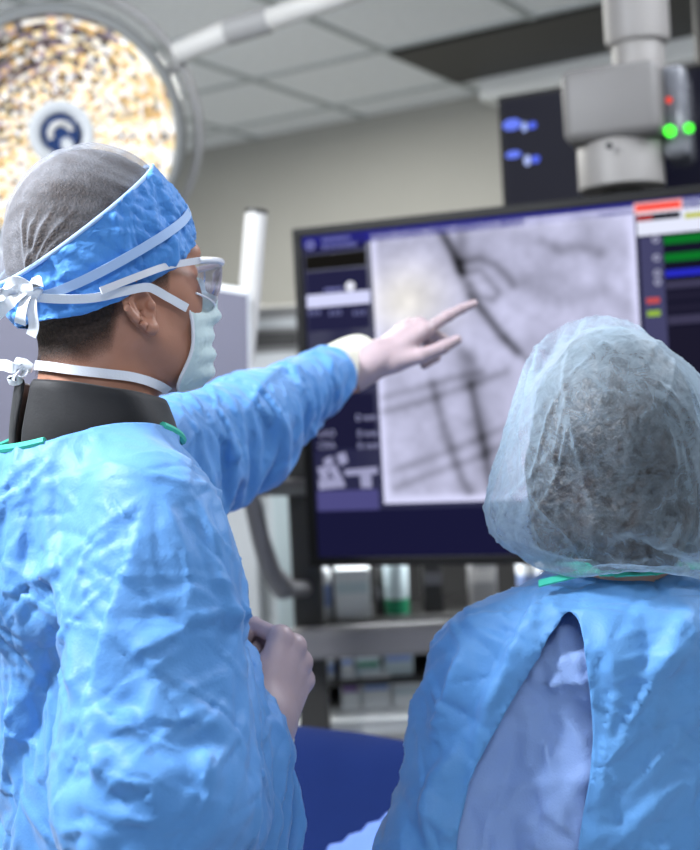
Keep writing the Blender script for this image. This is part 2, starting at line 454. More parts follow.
# lens: polar cells, each a small prism facet of its own tone
nr, ns = 22, 84
V, Q, cols = [], [], []
rr = np.linspace(.078, .280, nr+1)
rl = np.random.default_rng(5)
pal = [lin(c) for c in ('#fff8e8', '#ffffff', '#ffe9b8', '#ffd79a', '#f2c98e', '#e9e4da', '#b9a9ad', '#8f8a94', '#c9b2c4', '#6e6356')]
sec = rl.random(ns)
tones = rl.random(nr)
for i in range(nr):
    for k in range(ns):
        a0, a1 = 2*PI*k/ns, 2*PI*(k+1)/ns; am = (a0+a1)/2; rm = (rr[i]+rr[i+1])/2
        z0 = .004 + .006*math.sin(PI*(rm-.078)/.21)
        base = len(V)
        zz = z0 + rl.uniform(-.002, .003)
        for (r_, a_) in ((rr[i], a0), (rr[i+1], a0), (rr[i+1], a1), (rr[i], a1)):
            V.append((r_*math.cos(a_), r_*math.sin(a_), zz + (.003 if r_ == rr[i] else 0)))
        Q.append((base, base+1, base+2, base+3))
        px = (LR @ Vector((rm*math.cos(am), rm*math.sin(am), 0)))
        upl = max(0, (-px.x*.55 + px.z*.9)/.28 - .10); upl = min(1, upl*1.6)*(.6+.4*sec[k])      # upper left: more of the dimmer, greyer cells
        u = rl.random(); arc_ = tones[i] > .55
        if u < upl*1.15:
            if i % 4 == 0: c = pal[rl.integers(1, 9)]; g = .75 + .5*rl.random()
            else: c = pal[rl.integers(4, 10)]; g = .18 + .55*rl.random()
        elif sec[k] > .66: c = pal[rl.integers(0, 3)]; g = .85 + .5*rl.random()
        else:
            w_ = rl.random()
            if w_ < .20: c = pal[rl.integers(3, 5)]; g = .55 + .3*rl.random()
            elif w_ < .42: c = pal[rl.integers(2, 4)]; g = .8 + .3*rl.random()
            elif w_ < .52: c = pal[rl.integers(5, 8)]; g = .5 + .3*rl.random()
            else: c = pal[rl.integers(0, 3)]; g = .85 + .5*rl.random()
        cols.append((*[x*g for x in c], 1))
me = bpy.data.meshes.new('lens'); me.from_pydata(V, [], Q)
ca = me.color_attributes.new('Col', 'FLOAT_COLOR', 'CORNER')
ca.data.foreach_set('color', np.repeat(np.array(cols), 4, axis=0).ravel().astype(np.float32))
me.transform(LM); link('lens', me, ematcol('lamp_lens', 1.15), lamp)
b = MB(); b.lathe([(.0, .006), (.078, .006), (.080, .03), (.070, .036), (.052, .03), (.050, .012), (0, .012)], LM, 64); hub = b.build('hub', M_white, lamp, smooth=True)
M_navy = mat('navy_plastic', '#1d3a6e', .4)
b = MB(); b.lathe([(0, .014), (.045, .014), (.046, .04), (.04, .046), (0, .046)], LM, 48); han = b.build('handle_socket', M_navy, lamp, smooth=True)
b = MB()
arc = [LM @ Vector((.026*math.cos(a), .026*math.sin(a), .047)) for a in np.linspace(.3, 3.6, 16)]
b.tube(arc, .008, 8); b.build('handle_grip', M_offw, lamp, smooth=True)
b = MB(); b.tube([LM @ Vector((.012, -.022, .03)), LM @ Vector((.014, -.026, .085))], [.017, .014], 20); b.build('handle', M_white, lamp, smooth=True)
# guard ring, standing clear of the housing
b = MB(); rg = [LM @ Vector(((.345)*math.cos(a), .345*math.sin(a), -.05)) for a in np.linspace(0, 2*PI, 97)]
b.tube(rg, .012, 14, cap=False); b.build('guard_ring', M_lgrey, lamp, smooth=True)
for a in (.5, 2.3, 4.4):
    b = MB(); b.tube([LM @ Vector((.30*math.cos(a), .30*math.sin(a), -.045)), LM @ Vector((.345*math.cos(a), .345*math.sin(a), -.05))], .013, 10); b.build('ring_bracket', M_lgrey, lamp, smooth=True)
# arm
A0 = P(176, 54, 3.24); A1 = P(228, 32, 3.2); A2 = P(268, 20, 3.16); A3 = P(350, -8, 3.05); A4 = P(520, -75, 2.95)
b = MB(); b.tube([A0, A1], [.028, .030], 20); b.tube([A2, A3, A4], [.027, .027, .027], 20); b.build('arm', M_offw, lamp, smooth=True)
b = MB(); b.tube([A1 - (A2-A1)*.06, A1, A2, A2 + (A2-A1)*.05], [.026, .032, .032, .026], 20); b.build('arm_joint', M_lgrey, lamp, smooth=True)
b = MB(); b.tube([A4, (A4[0], A4[1], ZC-.02)], .035, 20); b.lathe([(0, 0), (.09, 0), (.09, .03), (0, .03)], Matrix.Translation((A4[0], A4[1], ZC-.033)), 32); b.build('ceiling_mount', M_offw, lamp, smooth=True)

# ------------------------------------------------------------------ large monitor
MP = 2.89; YAW = math.radians(20.4)
mT = P(292, 229, MP)
ms = np.array([math.cos(YAW), -math.sin(YAW), 0]); mt = np.array([0, 0, -1.]); mn = np.array([-math.sin(YAW), -math.cos(YAW), 0])
MW, MH = 1.36, .752
def mon(u, v):
    q = on_plane(u, v, mT, mn) - mT; return q @ ms, q @ mt
def mpt(s, t, n=0.): return mT + ms*s + mt*t + mn*n
monitor = empty('large_monitor', mpt(MW/2, MH, -.03), 'large black wall-size monitor showing a grey angiogram beside patient data', 'monitor')
RM = Matrix((Vector(ms), Vector(-mn), Vector((0, 0, 1)))).transposed()
def mbox(name, s0, t0, s1, t1, n0, n1, m, parent, bev=0.):
    b = MB(); c = mpt((s0+s1)/2, (t0+t1)/2, (n0+n1)/2); b.box(c, (abs(s1-s0), abs(n1-n0), abs(t1-t0)), M=RM, bev=bev)
    return b.build(name, m, parent)
mbox('casing', 0, 0, MW, MH, -.075, -.012, M_black, monitor, .006)
bz = MB(); w = .020
for (s0, t0, s1, t1) in ((0, 0, MW, w), (0, MH-w, MW, MH), (0, w, w, MH-w), (MW-w, w, MW, MH-w)):
    bz.box(mpt((s0+s1)/2, (t0+t1)/2, -.006), (s1-s0, .016, t1-t0), M=RM, bev=.002)
bz.build('bezel', M_black, monitor)
def panel(name, px, col, s=1.0, n=.0, parent=None, w2=None):
    """flat lit area on the screen: px = (u0, v0, u1, v1) corners as measured on the display"""
    s0, t0 = mon(px[0], px[1]); s1, t1 = mon(px[2], px[3])
    b = MB(); b.quad([mpt(s0, t0, n), mpt(s1, t0, n), mpt(s1, t1, n), mpt(s0, t1, n)])
    return b.build(name, emat(name + '_glow', col, s), parent)
scr = mbox('screen', w, w, MW-w, MH-w, -.0125, -.0085, mat('screen_glass', '#05050c', .3, emit='#22224a', es=.75), monitor)
NS = -.0080
def spanel(name, s0, t0, s1, t1, col, st=1., n=NS, parent=None):
    b = MB(); b.quad([mpt(s0, t0, n), mpt(s1, t0, n), mpt(s1, t1, n), mpt(s0, t1, n)])
    return b.build(name, emat(name + '_glow', col, st), parent)
# vertical guide coordinates, in metres on the screen
sA, tA = mon(369, 234); sB, _ = mon(633, 203); _, tB = mon(384, 504)
spanel('title_bar', w, w, MW-w, w+.024, '#2b2b86', 1, parent=scr)
spanel('lower_bar', w, tB+.012, sB, MH-w, '#1b1b3c', .9, parent=scr)
# angiogram image: tones of an X-ray film with dark catheter, vessels and rib lines
na, nb_ = 230, 236
ss = np.linspace(sA, sB, na); tt = np.linspace(tA, tB, nb_)
S_, T_ = np.meshgrid(ss, tt)
def vnoise(x, y, sc, seed):
    r = np.random.default_rng(seed); g = r.random((64, 64))
    x = x*sc; y = y*sc; xi = np.floor(x).astype(int); yi = np.floor(y).astype(int); fx = x-xi; fy = y-yi
    fx = fx*fx*(3-2*fx); fy = fy*fy*(3-2*fy); G = lambda i, j: g[i % 64, j % 64]
    return (G(xi, yi)*(1-fx)+G(xi+1, yi)*fx)*(1-fy) + (G(xi, yi+1)*(1-fx)+G(xi+1, yi+1)*fx)*fy
nz_ = sum(vnoise(S_+.03, T_+.02, sc, k)*w_ for k, (sc, w_) in enumerate(((7, .30), (16, .26), (34, .22), (70, .13), (120, .09)))) - .5
lum = .85 + .36*nz_
def pl(pts, width, dark):
    global lum
    q = [mon(*p) for p in pts]; D = np.full(S_.shape, 9.)
    for (a, b_), (c, d) in zip(q, q[1:]):
        dx, dy = c-a, d-b_; t = np.clip(((S_-a)*dx + (T_-b_)*dy)/(dx*dx+dy*dy), 0, 1)
        D = np.minimum(D, np.hypot(S_-a-t*dx, T_-b_-t*dy))
    lum = lum - dark*np.exp(-(D/width)**2)
pl([(441, 232), (452, 252), (461, 275), (470, 295), (486, 314), (500, 333), (516, 352)], .011, .24)
pl([(441, 232), (452, 252), (459, 270)], .010, .22)
pl([(470, 296), (500, 335), (540, 372), (560, 392)], .009, .20)
pl([(461, 262), (478, 258), (495, 265), (508, 278), (512, 285)], .010, .20)
pl([(462, 272), (480, 270), (498, 292), (492, 300), (478, 296), (470, 284)], .008, .16)
pl([(460, 228), (460, 250), (462, 270)], .014, .20)
pl([(466, 360), (474, 395), (480, 430), (486, 465)], .024, .20)
pl([(470, 385), (484, 450), (490, 490)], .009, .20)
pl([(432, 385), (442, 425), (452, 455), (462, 482), (468, 492)], .012, .22)
pl([(380, 398), (410, 390), (445, 380), (480, 372)], .009, .15)
pl([(382, 412), (420, 402), (470, 385), (505, 372)], .009, .15)
pl([(395, 470), (430, 458), (470, 442), (510, 425)], .009, .14)
pl([(395, 488), (430, 474), (480, 456), (515, 440)], .009, .14)
pl([(540, 240), (560, 250), (580, 246), (600, 252)], .012, .12)
pl([(440, 330), (458, 345), (470, 360)], .014, .12)
pl([(520, 280), (560, 300), (600, 290), (632, 310)], .02, .10)
pl([(500, 340), (560, 350), (620, 330)], .018, .06)
ed = np.minimum(np.minimum(S_-sA, sB-S_), np.minimum(T_-tA, tB-T_))
lum = np.maximum(lum, 0) + .22*np.exp(-(ed/.013)**2)
g0 = mon(405, 300); lum = lum + .13*np.exp(-(((S_-g0[0])/.10)**2 + ((T_-g0[1])/.11)**2))
g1 = mon(470, 505); lum = lum + .18*np.exp(-(((S_-g1[0])/.14)**2 + ((T_-g1[1])/.02)**2))
lum = np.clip(lum, .12, 1.0)
warm = np.exp(-(((S_-g0[0])/.09)**2 + ((T_-g0[1])/.08)**2))[..., None]
srgb = lum[..., None]*(np.array([.865, .87, 1.0])*(1-warm) + np.array([1., .985, .97])*warm)
li = np.where(srgb <= .04045, srgb/12.92, ((srgb+.055)/1.055)**2.4)
V = (mT + ms*S_[..., None] + mt*T_[..., None] + mn*NS).reshape(-1, 3)
ii = np.arange(na*nb_).reshape(nb_, na); Qa = np.stack([ii[:-1, :-1], ii[1:, :-1], ii[1:, 1:], ii[:-1, 1:]], -1).reshape(-1, 4)
im = mesh_np('angiogram_image', V, Qa, ematcol('angiogram_glow', 1.0), scr, smooth=False)
ca = im.data.color_attributes.new('Col', 'FLOAT_COLOR', 'POINT')
ca.data.foreach_set('color', np.concatenate([li.reshape(-1, 3), np.ones((na*nb_, 1))], 1).astype(np.float32).ravel())
# left information column
def mtext(txt, u, v, size, col, st=1., name='screen_text', parent=None, mfun=None):
    c = bpy.data.curves.new(name, 'FONT'); c.body = txt; c.size = size
    o = bpy.data.objects.new(name, c); COL.objects.link(o)
    bpy.context.view_layer.update()
    me = bpy.data.meshes.new_from_object(o.evaluated_get(bpy.context.evaluated_depsgraph_get())); COL.objects.unlink(o); bpy.data.objects.remove(o)
    s, t = mon(u, v); R = Matrix((Vector(ms), Vector((0, 0, 1)), Vector(mn))).transposed()
    me.transform(at(mpt(s, t, NS+.0012), R)); me.name = name
    return link(name, me, emat(name + '_glow', col, st), parent or scr)
sL = w + .004
def col_panel(name, v0, v1, c, st=1., u0=None, u1=None, n=NS):
    s0 = sL if u0 is None else mon(u0, v0)[0]; s1 = sA-.012 if u1 is None else mon(u1, v0)[0]
    return spanel(name, s0, mon(330, v0)[1], s1, mon(330, v1)[1], c, st, n, scr)
col_panel('header_panel', 236, 252, '#22224e', .9)
col_panel('blank_field', 253, 268, '#1c1b19', .8)
col_panel('patient_panel', 270, 330, '#2a2a4c', .8)
col_panel('highlight_field', 293, 306, '#d9dcff', 1., 305, 369, NS+.0006)
b = MB(); q = mon(349, 286); b.lathe([(0, 0), (.011, 0), (0, .0003)], at(mpt(q[0], q[1], NS+.001), axis_frame(mn)), 24); b.build('status_dot', emat('status_dot_glow', '#eef0ff', 1.), scr)
b = MB(); q = mon(309, 245); b.lathe([(.006, 0), (.011, 0), (.011, .0003), (.006, .0003)], at(mpt(q[0], q[1], NS+.001), axis_frame(mn)), 24); b.lathe([(0, 0), (.003, 0), (0, .0003)], at(mpt(q[0], q[1], NS+.001), axis_frame(mn)), 12); b.build('screen_icon', emat('icon_glow', '#8d8fd0', .8), scr)
for (u, v, uu) in ((321, 240, 349), (321, 247, 354), (323, 290, 341)):
    s0, t0 = mon(u, v); s1, _ = mon(uu, v)
    bb = MB(); x = s0; rt = np.random.default_rng(int(u*v))
    while x < s1:
        ww = rt.uniform(.003, .007); bb.quad([mpt(x, t0-.004, NS+.001), mpt(x+ww, t0-.004, NS+.001), mpt(x+ww, t0+.004, NS+.001), mpt(x, t0+.004, NS+.001)]); x += ww+rt.uniform(.0015, .003)
    bb.build('header_text', emat('header_text_glow', '#8f92d6', .7), scr)
for u, n_ in ((307, 3), (328, 3), (352, 3)):
    s0, t0 = mon(u, 313)
    bb = MB()
    for k in range(n_):
        x = s0 + k*.011; bb.quad([mpt(x, t0-.006, NS+.001), mpt(x+.007, t0-.006, NS+.001), mpt(x+.007, t0+.006, NS+.001), mpt(x, t0+.006, NS+.001)])
    bb.build('field_text', emat('field_text_glow', '#7f82b8', .6), scr)
col_panel('angle_panel', 395, 450, '#1f1f3c', .9)
mtext('0 mm', 355, 421, .021, '#b9bbe6', .8)
mtext('LAO', 317, 437, .021, '#b9bbe6', .7); mtext('0 mm', 356.5, 437, .021, '#b9bbe6', .8)
mtext('CRA', 317, 449, .021, '#b9bbe6', .7); mtext('0 mm', 357, 449, .021, '#b9bbe6', .8)
col_panel('preset_panel', 491, 511, '#5a5896', .75)
# small C-arm and table symbol
M_sym = emat('symbol_glow', '#b4b5dc', .75)
b = MB(); n1 = NS + .001
def spoly(b, pts):
    b.quad([mpt(*mon(*p), n1) for p in pts]) if len(pts) == 4 else b.bm.faces.new([b.bm.verts.new(Vector(mpt(*mon(*p), n1))) for p in pts])
for pts in (((343, 470), (376, 467), (377, 474), (344, 476)), ((359, 474), (370, 473), (371, 488), (360, 488)), ((322, 460), (330, 456), (333, 462), (325, 468)), ((335, 455), (344, 452), (347, 462), (339, 466)),
            ((316, 468), (326, 466), (328, 478), (320, 480)), ((317, 480), (338, 478), (345, 487), (318, 490)), ((326, 468), (334, 464), (344, 484), (338, 487))):
    spoly(b, pts)
b.build('position_symbol', M_sym, scr)
# right-hand window: alarm box and traces
sC = sB + .004
tC0 = mon(634, 191)[1]; tC1 = mon(635, 236)[1]
win = spanel('alarm_panel', sC, w+.004, MW-w, tC1, '#e8ecff', 1., NS, scr)
def wp_(u0, v0, u1, v1, name, col, st=1., n=NS+.0008):
    s0, t0 = mon(u0, v0); s1, _ = mon(u1, v0); _, t1 = mon(u0, v1); spanel(name, s0, t0, s1, t1, col, st, n, scr)
wp_(635, 205, 680, 211, 'alarm_bar', '#ff4b3e', 1.); wp_(633, 203, 682, 213.5, 'alarm_halo', '#ffb9b4', 1., NS+.0005)
wp_(636, 215, 680, 221.5, 'level_bar', '#101020', .8); wp_(636, 215, 652, 221.5, 'level_mark', '#b02a2a', .8, NS+.0012)
wp_(684, 213, 720, 218, 'yellow_bar', '#c8cc2e', .9)
spanel('trace_panel', sC, tC1+.002, MW-w, MH-w, '#17172b', .9, NS, scr)
spanel('button_column', sC+.004, tC1+.004, sC+.050, MH-w-.01, '#54547e', .7, NS+.0004, scr)
tr0 = sC + .052
for k, (h0, h1, c, st) in enumerate(((.006, .022, '#0f7a2c', .9), (.041, .057, '#0f7a2c', .9), (.074, .088, '#2a2fc8', .9), (.096, .112, '#4b4866', .7), (.118, .136, '#26243a', .8), (.142, .160, '#26243a', .8), (.166, .184, '#4b4866', .7), (.190, .30, '#211f33', .8))):
    spanel('trace_row', tr0, tC1+h0, MW-w, tC1+h1, c, st, NS+.0006, scr)
for k, (h0, c) in enumerate(((.010, '#b9bbd8'), (.047, '#b9bbd8'), (.078, '#b9bbd8'), (.096, '#b9bbd8'), (.132, '#e05a5a'), (.158, '#a8d04a'))):
    b = MB(); x0 = sC + (.036 if k < 4 else .012); hh = tC1 + h0
    if k < 4: b.lathe([(.004, 0), (.0075, 0), (.0075, .0003), (.004, .0003)], at(mpt(x0, hh, NS+.0012), axis_frame(mn)), 18)
    else:
        b.quad([mpt(x0, hh-.005, NS+.001), mpt(x0+.026, hh-.005, NS+.001), mpt(x0+.026, hh+.006, NS+.001), mpt(x0, hh+.006, NS+.001)])
    b.build('trace_icon', emat('trace_icon_glow', c, .8), scr)

M_boom = mat('boom_grey', '#6f6d6b', .5, var=(8, .04)); M_boom_light = mat('boom_light_grey', '#8d8a87', .5, var=(8, .04))
# ------------------------------------------------------------------ ceiling boom carrying the monitor
BD = 2.84
bc = P(641, 108, BD)
boom = empty('ceiling_boom', (bc[0], bc[1], ZC), 'grey ceiling support column with square housing above the large monitor', 'ceiling boom')
px = BD/F
zc = lambda v: P(641, v, BD)[2]
b = MB(); b.lathe([(0, ZC-.001), (.10, ZC-.001), (.10, ZC-.02), (.07, ZC-.025), (.070, zc(38)), (.066, zc(44)), (.056, zc(46)), (.056, zc(74)), (0, zc(74))], Matrix.Translation((bc[0], bc[1], 0)), 40)
b.build('column', M_boom_light, boom, smooth=True)
hb = P(617, 110, BD); RB = RM
b = MB(); b.box(hb, (.207, .20, .158), M=RB, bev=.022, seg=4); b.build('housing', M_boom, boom, smooth=True)
nk = P(621, 168, BD); b = MB(); b.lathe([(0, .055), (.088, .055), (.093, .04), (.093, -.045), (.085, -.05), (0, -.05)], Matrix.Translation(nk), 40); nko = b.build('neck', M_boom_light, boom, smooth=True)
b = MB(); b.lathe([(0, 0), (.007, 0), (.007, .003), (0, .003)], at(P(609, 146, BD-.105), axis_frame((0, -1, 0))), 16); b.build('screw', M_black, nko)
b = MB(); b.box(P(678, 118, BD+.0), (.058, .16, .20), M=RB, bev=.02, seg=4); sc_ = b.build('side_cover', mat('clear_grey_cover', '#6d6f74', .12, var=(30, .2)), boom, smooth=True)
for (u, v, c, r_, s_) in ((670, 131, '#4dff3a', .013, 2.2), (689, 128, '#4dff3a', .011, 2.0), (669, 100, '#ff5040', .007, 1.0)):
    b = MB(); b.lathe([(0, .006), (r_*.7, .004), (r_, 0), (0, 0)], at(P(u, v, BD-.082-.006), axis_frame((0, -1, 0))), 20); b.build('indicator_light', emat('indicator_glow', c, s_), sc_)
# bracket from boom to the monitor's back
b = MB(); b.tube([nk - np.array([0, 0, .05]), nk - np.array([0, 0, .16])], .045, 24); b.box(nk - np.array([0, 0, .20]), (.30, .04, .16), M=RB, bev=.006); b.build('monitor_bracket', M_dgrey, boom, smooth=True)
qb = nk - np.array([0, 0, .20]); gapb = float((mpt(0, 0, -.075) - qb) @ mn)
b = MB(); b.box(qb + mn*(gapb/2), (.20, gapb, .12), M=RM, bev=.006); b.build('mounting_plate', M_dgrey, boom)

# second, dark display behind
D2 = 3.35
q0 = P(497, 97, D2); yaw2 = math.radians(26)
s2 = Vector((math.cos(yaw2), -math.sin(yaw2), 0)); n2 = Vector((-math.sin(yaw2), -math.cos(yaw2), 0)); R2 = Matrix((s2, -n2, Vector((0, 0, 1)))).transposed()
W2, H2 = 1.05, .60
def m2(s, t, n=0.): return Vector(q0) + s2*s + Vector((0, 0, -t)) + n2*n
disp = empty('dark_display', m2(W2/2, H2, -.03), 'dark display with a few blue readouts behind the large monitor', 'monitor')
b = MB(); b.box(m2(W2/2, H2/2, -.025), (W2, .05, H2), M=R2, bev=.005); b.build('casing', M_black, disp)
b = MB(); b.quad([m2(.012, .012, .002), m2(W2-.012, .012, .002), m2(W2-.012, H2-.012, .002), m2(.012, H2-.012, .002)]); ds = b.build('screen', mat('dark_screen', '#04040a', .6, spec=.2, emit='#121232', es=.3), disp)
for k, (s, t, ww, hh, c) in enumerate(((.012, .062, .05, .03, '#6f86ff'), (.062, .075, .016, .026, '#a9bdff'), (.080, .078, .022, .018, '#5d74ff'), (.016, .144, .042, .02, '#6f86ff'), (.064, .160, .018, .028, '#b6c6ff'), (.084, .164, .022, .02, '#5d74ff'))):
    b = MB(); b.lathe([(0, .0003), (1, .0003), (1, 0), (0, 0)], at(m2(s+ww/2, t+hh/2, .003), Matrix((s2, Vector((0, 0, 1)), n2)).transposed()) @ Matrix.Diagonal((ww/2, hh/2, 1, 1)), 20)
    b.build('readout', emat('readout_glow', c, 1.), ds)
b = MB(); b.tube([m2(W2/2, -.0, -.05), Vector((m2(W2/2, 0, -.05).x, m2(W2/2, 0, -.05).y, ZC-.001))], .03, 20); b.box(m2(W2/2, .06, -.06), (.2, .03, .16), M=R2); b.build('ceiling_bracket', M_dgrey, disp, smooth=True)

# ------------------------------------------------------------------ lead shield on a post (behind the standing man)
sd = 2.55
shield = empty('radiation_shield', (P(240, 600, sd)[0], sd+.03, 0), 'lilac-grey shield panel with white rim on a white post behind the pointing man', 'shield')
TLp, TRp = P(-60, 243, sd), P(247, 293, sd); BRp, BLp = P(249, 470, sd), P(-60, 470, sd)
xs = Vector(TRp - TLp).normalized()
M_lil = mat('lilac_grey_panel', '#72717f', .35, var=(3, .04))
b = MB(); b.prism([(p[0], p[2]) for p in (TLp, BLp, BRp, TRp)], Matrix(((1, 0, 0, 0), (0, 0, 1, sd), (0, 1, 0, 0), (0, 0, 0, 1))), .018)
b.build('panel', M_lil, shield)
b = MB(); b.tube([TLp + np.array([0, .008, 0]), TRp + np.array([0, .008, 0])], .0095, 12); b.tube([TRp + np.array([0, .008, 0]), BRp + np.array([0, .008, 0])], .006, 12); b.build('rim', M_white, shield, smooth=True)
pp = [P(256, 212, 2.62), P(253, 250, 2.62), P(249, 300, 2.62), P(244, 350, 2.62), P(232, 420, 2.62), P(214, 500, 2.62), P(204, 560, 2.62)]
pp.append(np.array([pp[-1][0], 2.62, .06]))
b = MB(); b.tube(pp, .0225, 20); b.build('post', M_offw, shield, smooth=True)
b = MB(); b.tube([pp[0] - (pp[1]-pp[0])*.05, pp[0] + (pp[1]-pp[0])*.05], .0235, 20); b.build('post_cap', M_dgrey, shield, smooth=True)
b = MB(); b.box((pp[-1][0]-.06, 2.62, .03), (.5, .36, .05), bev=.012)
for sx in (-1, 1):
    for sy in (-1, 1): b.tube([(pp[-1][0]-.06+sx*.2-.015, 2.62+sy*.14, .024), (pp[-1][0]-.06+sx*.2+.015, 2.62+sy*.14, .024)], .024, 16)
b.build('base', M_lgrey, shield)
for v, u in ((330, 246), (405, 236)):
    q = P(u, v, 2.62); b = MB(); b.box((q[0]-.012, 2.585, q[2]), (.03, .05, .04), bev=.004); b.build('clamp', M_grey, shield)

# ------------------------------------------------------------------ equipment behind
# tall cabinet
cd = 4.05
x0, x1 = P(196, 500, cd)[0], P(306, 500, cd)[0]
zt = P(270, 306, cd)[2]
cab = empty('equipment_cabinet', ((x0+x1)/2, cd+.25, 0), 'tall white equipment cabinet with grey head beside the large monitor', 'cabinet')
zm = P(270, 352, cd)[2]
b = MB(); b.box(((x0+x1)/2, cd+.25, zm/2), (x1-x0, .5, zm), bev=.01); b.build('body', M_white, cab)
b = MB(); b.box(((x0+x1)/2, cd+.25, (zm+zt)/2), (x1-x0+.02, .52, zt-zm), bev=.01); b.build('head', M_lgrey, cab)
b = MB(); b.box(((x0+x1)/2, cd-.016, P(270, 324, cd)[2]), (x1-x0, .012, .03), bev=.003); b.build('pale_strip', M_white, cab)
b = MB(); b.box(((x0+x1)/2, cd-.016, P(270, 340, cd)[2]), (x1-x0, .012, .044), bev=.003); b.build('vent_panel', M_dgrey, cab)
dr = MB(); dr.box(((x0+x1)/2-.06, cd-.012, .78), (.20, .022, 1.3), bev=.006); do = dr.build('door', M_white, cab)
b = MB(); b.tube([((x0+x1)/2+.02, cd-.045, .95), ((x0+x1)/2+.02, cd-.045, 1.15)], .008, 10); b.build('handle', M_steel, do, smooth=True)
dr = MB(); dr.box(((x0+x1)/2+.115, cd-.012, .78), (.10, .022, 1.3), bev=.006); dr.build('door', mat('aqua_white', '#dfeeee', .35), cab)
q = P(245, 489, cd-.03); b = MB(); b.box(q, (.04, .014, .022), bev=.003); b.build('red_tag', mat('red_plastic', '#d8453a', .4), cab)

# rack with rail and bent handle
rd = 3.22
rack = empty('equipment_rack', (P(308, 600, rd)[0], rd, 0), 'dark metal equipment rack with grey front rail below the large monitor', 'rack')
xa, xb = P(306, 560, rd)[0], P(306, 560, rd)[0] + 1.28
for x in (xa, xb):
    b = MB(); b.box((x, rd+.05, .80), (.075, .10, 1.52), bev=.006); b.build('upright', M_dgrey, rack)
for x in (xa, xb):
    b = MB(); b.box((x, rd-.06, .03), (.10, .34, .05), bev=.01); b.build('foot', M_dgrey, rack)
zr = P(380, 641, 3.08)[2]
b = MB(); b.box(((xa+xb)/2, 3.10, zr), (xb-xa+.10, .07, .073), bev=.016, seg=3); b.build('rail', M_grey, rack, smooth=True)
for x in (xa, xb):
    b = MB(); b.box((x, 3.16, zr), (.05, .10, .04), bev=.004); b.build('rail_bracket', M_dgrey, rack)
b = MB(); b.box(((xa+xb)/2, rd+.05, 1.50), (xb-xa, .06, .05), bev=.004); b.build('cross_bar', M_dgrey, rack)
hp = [P(236, 425, 2.98), P(245, 462, 2.98), P(252, 500, 2.98), P(261, 540, 2.98), P(272, 574, 3.0), P(284, 588, 3.06)]
b = MB(); b.tube(hp, [.020, .020, .020, .021, .024, .03], 18); b.build('bent_handle', M_grey, rack, smooth=True)
b = MB(); b.tube([P(262, 487, 3.0), P(286, 487, 3.1), P(308, 487, rd+.03)], .021, 16); b.build('side_bar', M_grey, rack, smooth=True); b = MB(); b.tube([P(284, 590, 3.03), P(306, 588, rd+.02)], .02, 14); b.build('side_bar', M_grey, rack, smooth=True)

# counter + shelf unit with supplies
kd0, kd1, kz = 2.75, 3.75, .785
kx0, kx1 = P(288, 720, 3.2)[0], 1.35
counter = empty('counter', ((kx0+kx1)/2, 3.5, 0), 'white counter below the supply shelves', 'counter')
b = MB(); b.box(((kx0+kx1)/2, 3.65, kz-.02), (kx1-kx0, .56, .04), bev=.006); b.build('worktop', M_white, counter)
b = MB(); b.box(((kx0+kx1)/2, 3.66, (kz-.04)/2), (kx1-kx0-.06, .5, kz-.04), bev=.004); b.build('base_cabinet', M_offw, counter)
ux0, ux1, ud0, ud1 = P(316, 640, 3.5)[0], 1.25, 3.48, 3.86
unit = empty('shelf_unit', ((ux0+ux1)/2, 3.66, kz), 'dark open shelf unit of medical supplies on the white counter', 'shelves')
ztop = 1.62
b = MB(); b.box(((ux0+ux1)/2, ud1+.01, (kz+ztop)/2), (ux1-ux0, .02, ztop-kz), bev=.001); b.build('back_panel', M_dark, unit)
for x in (ux0, ux1):
    b = MB(); b.box((x, (ud0+ud1)/2, (kz+ztop)/2), (.02, ud1-ud0, ztop-kz), bev=.002); b.build('side_panel', M_dgrey, unit)
zs = [P(380, v, ud0)[2] for v in (682, 622)]
for z in zs + [1.30, ztop-.01]:
    b = MB(); b.box(((ux0+ux1)/2, (ud0+ud1)/2, z), (ux1-ux0, ud1-ud0, .014), bev=.002); b.build('shelf', M_dgrey, unit)
b = MB(); b.box(((ux0+ux1)/2, ud0+.05, 1.283), (ux1-ux0-.06, .03, .014), bev=.003); b.build('pale_strip', mat('added_strip_glow', '#f4f7f4', .4, emit='#f4f8ff', es=2.5), unit)  # invented glowing strip, added under the shelf to brighten the supplies
M_teal = mat('green_label', '#1c8f62', .4); M_pw = mat('white_plastic', '#eef2f2', .35); M_blue_l = mat('blue_print', '#8fa6d6', .4); M_pur = mat('purple_label', '#8a6aa6', .4); M_clear = mat('frosted_plastic', '#cfe0e2', .25)
def bottle(u0, u1, z, h, d, label, name='bottle', capm=M_teal, bodym=M_pw, band=None, group=None):
    a, c = P(u0, 640, d)[0], P(u1, 640, d)[0]; r = (c-a)/2; x = (a+c)/2
    t = empty(name, (x, d, z), label, 'bottle', group)
    b = MB(); b.lathe([(0, 0), (r*.95, 0), (r, .004), (r, h*.70), (r*.8, h*.78), (r*.42, h*.82), (r*.42, h*.86), (0, h*.86)], Matrix.Translation((x, d, z)), 28); b.build('body', bodym, t, smooth=True)
    b = MB(); b.lathe([(0, h*.86), (r*.5, h*.86), (r*.5, h*.99), (r*.45, h), (0, h)], Matrix.Translation((x, d, z)), 24); b.build('bottle_cap', capm, t, smooth=True)
    b = MB(); f0, f1, bm_ = band or (.2, .55, M_blue_l); b.lathe([(r*1.012, h*f0), (r*1.012, h*f1)], Matrix.Translation((x, d, z)), 28); b.build('paper_label', bm_, t, smooth=True)
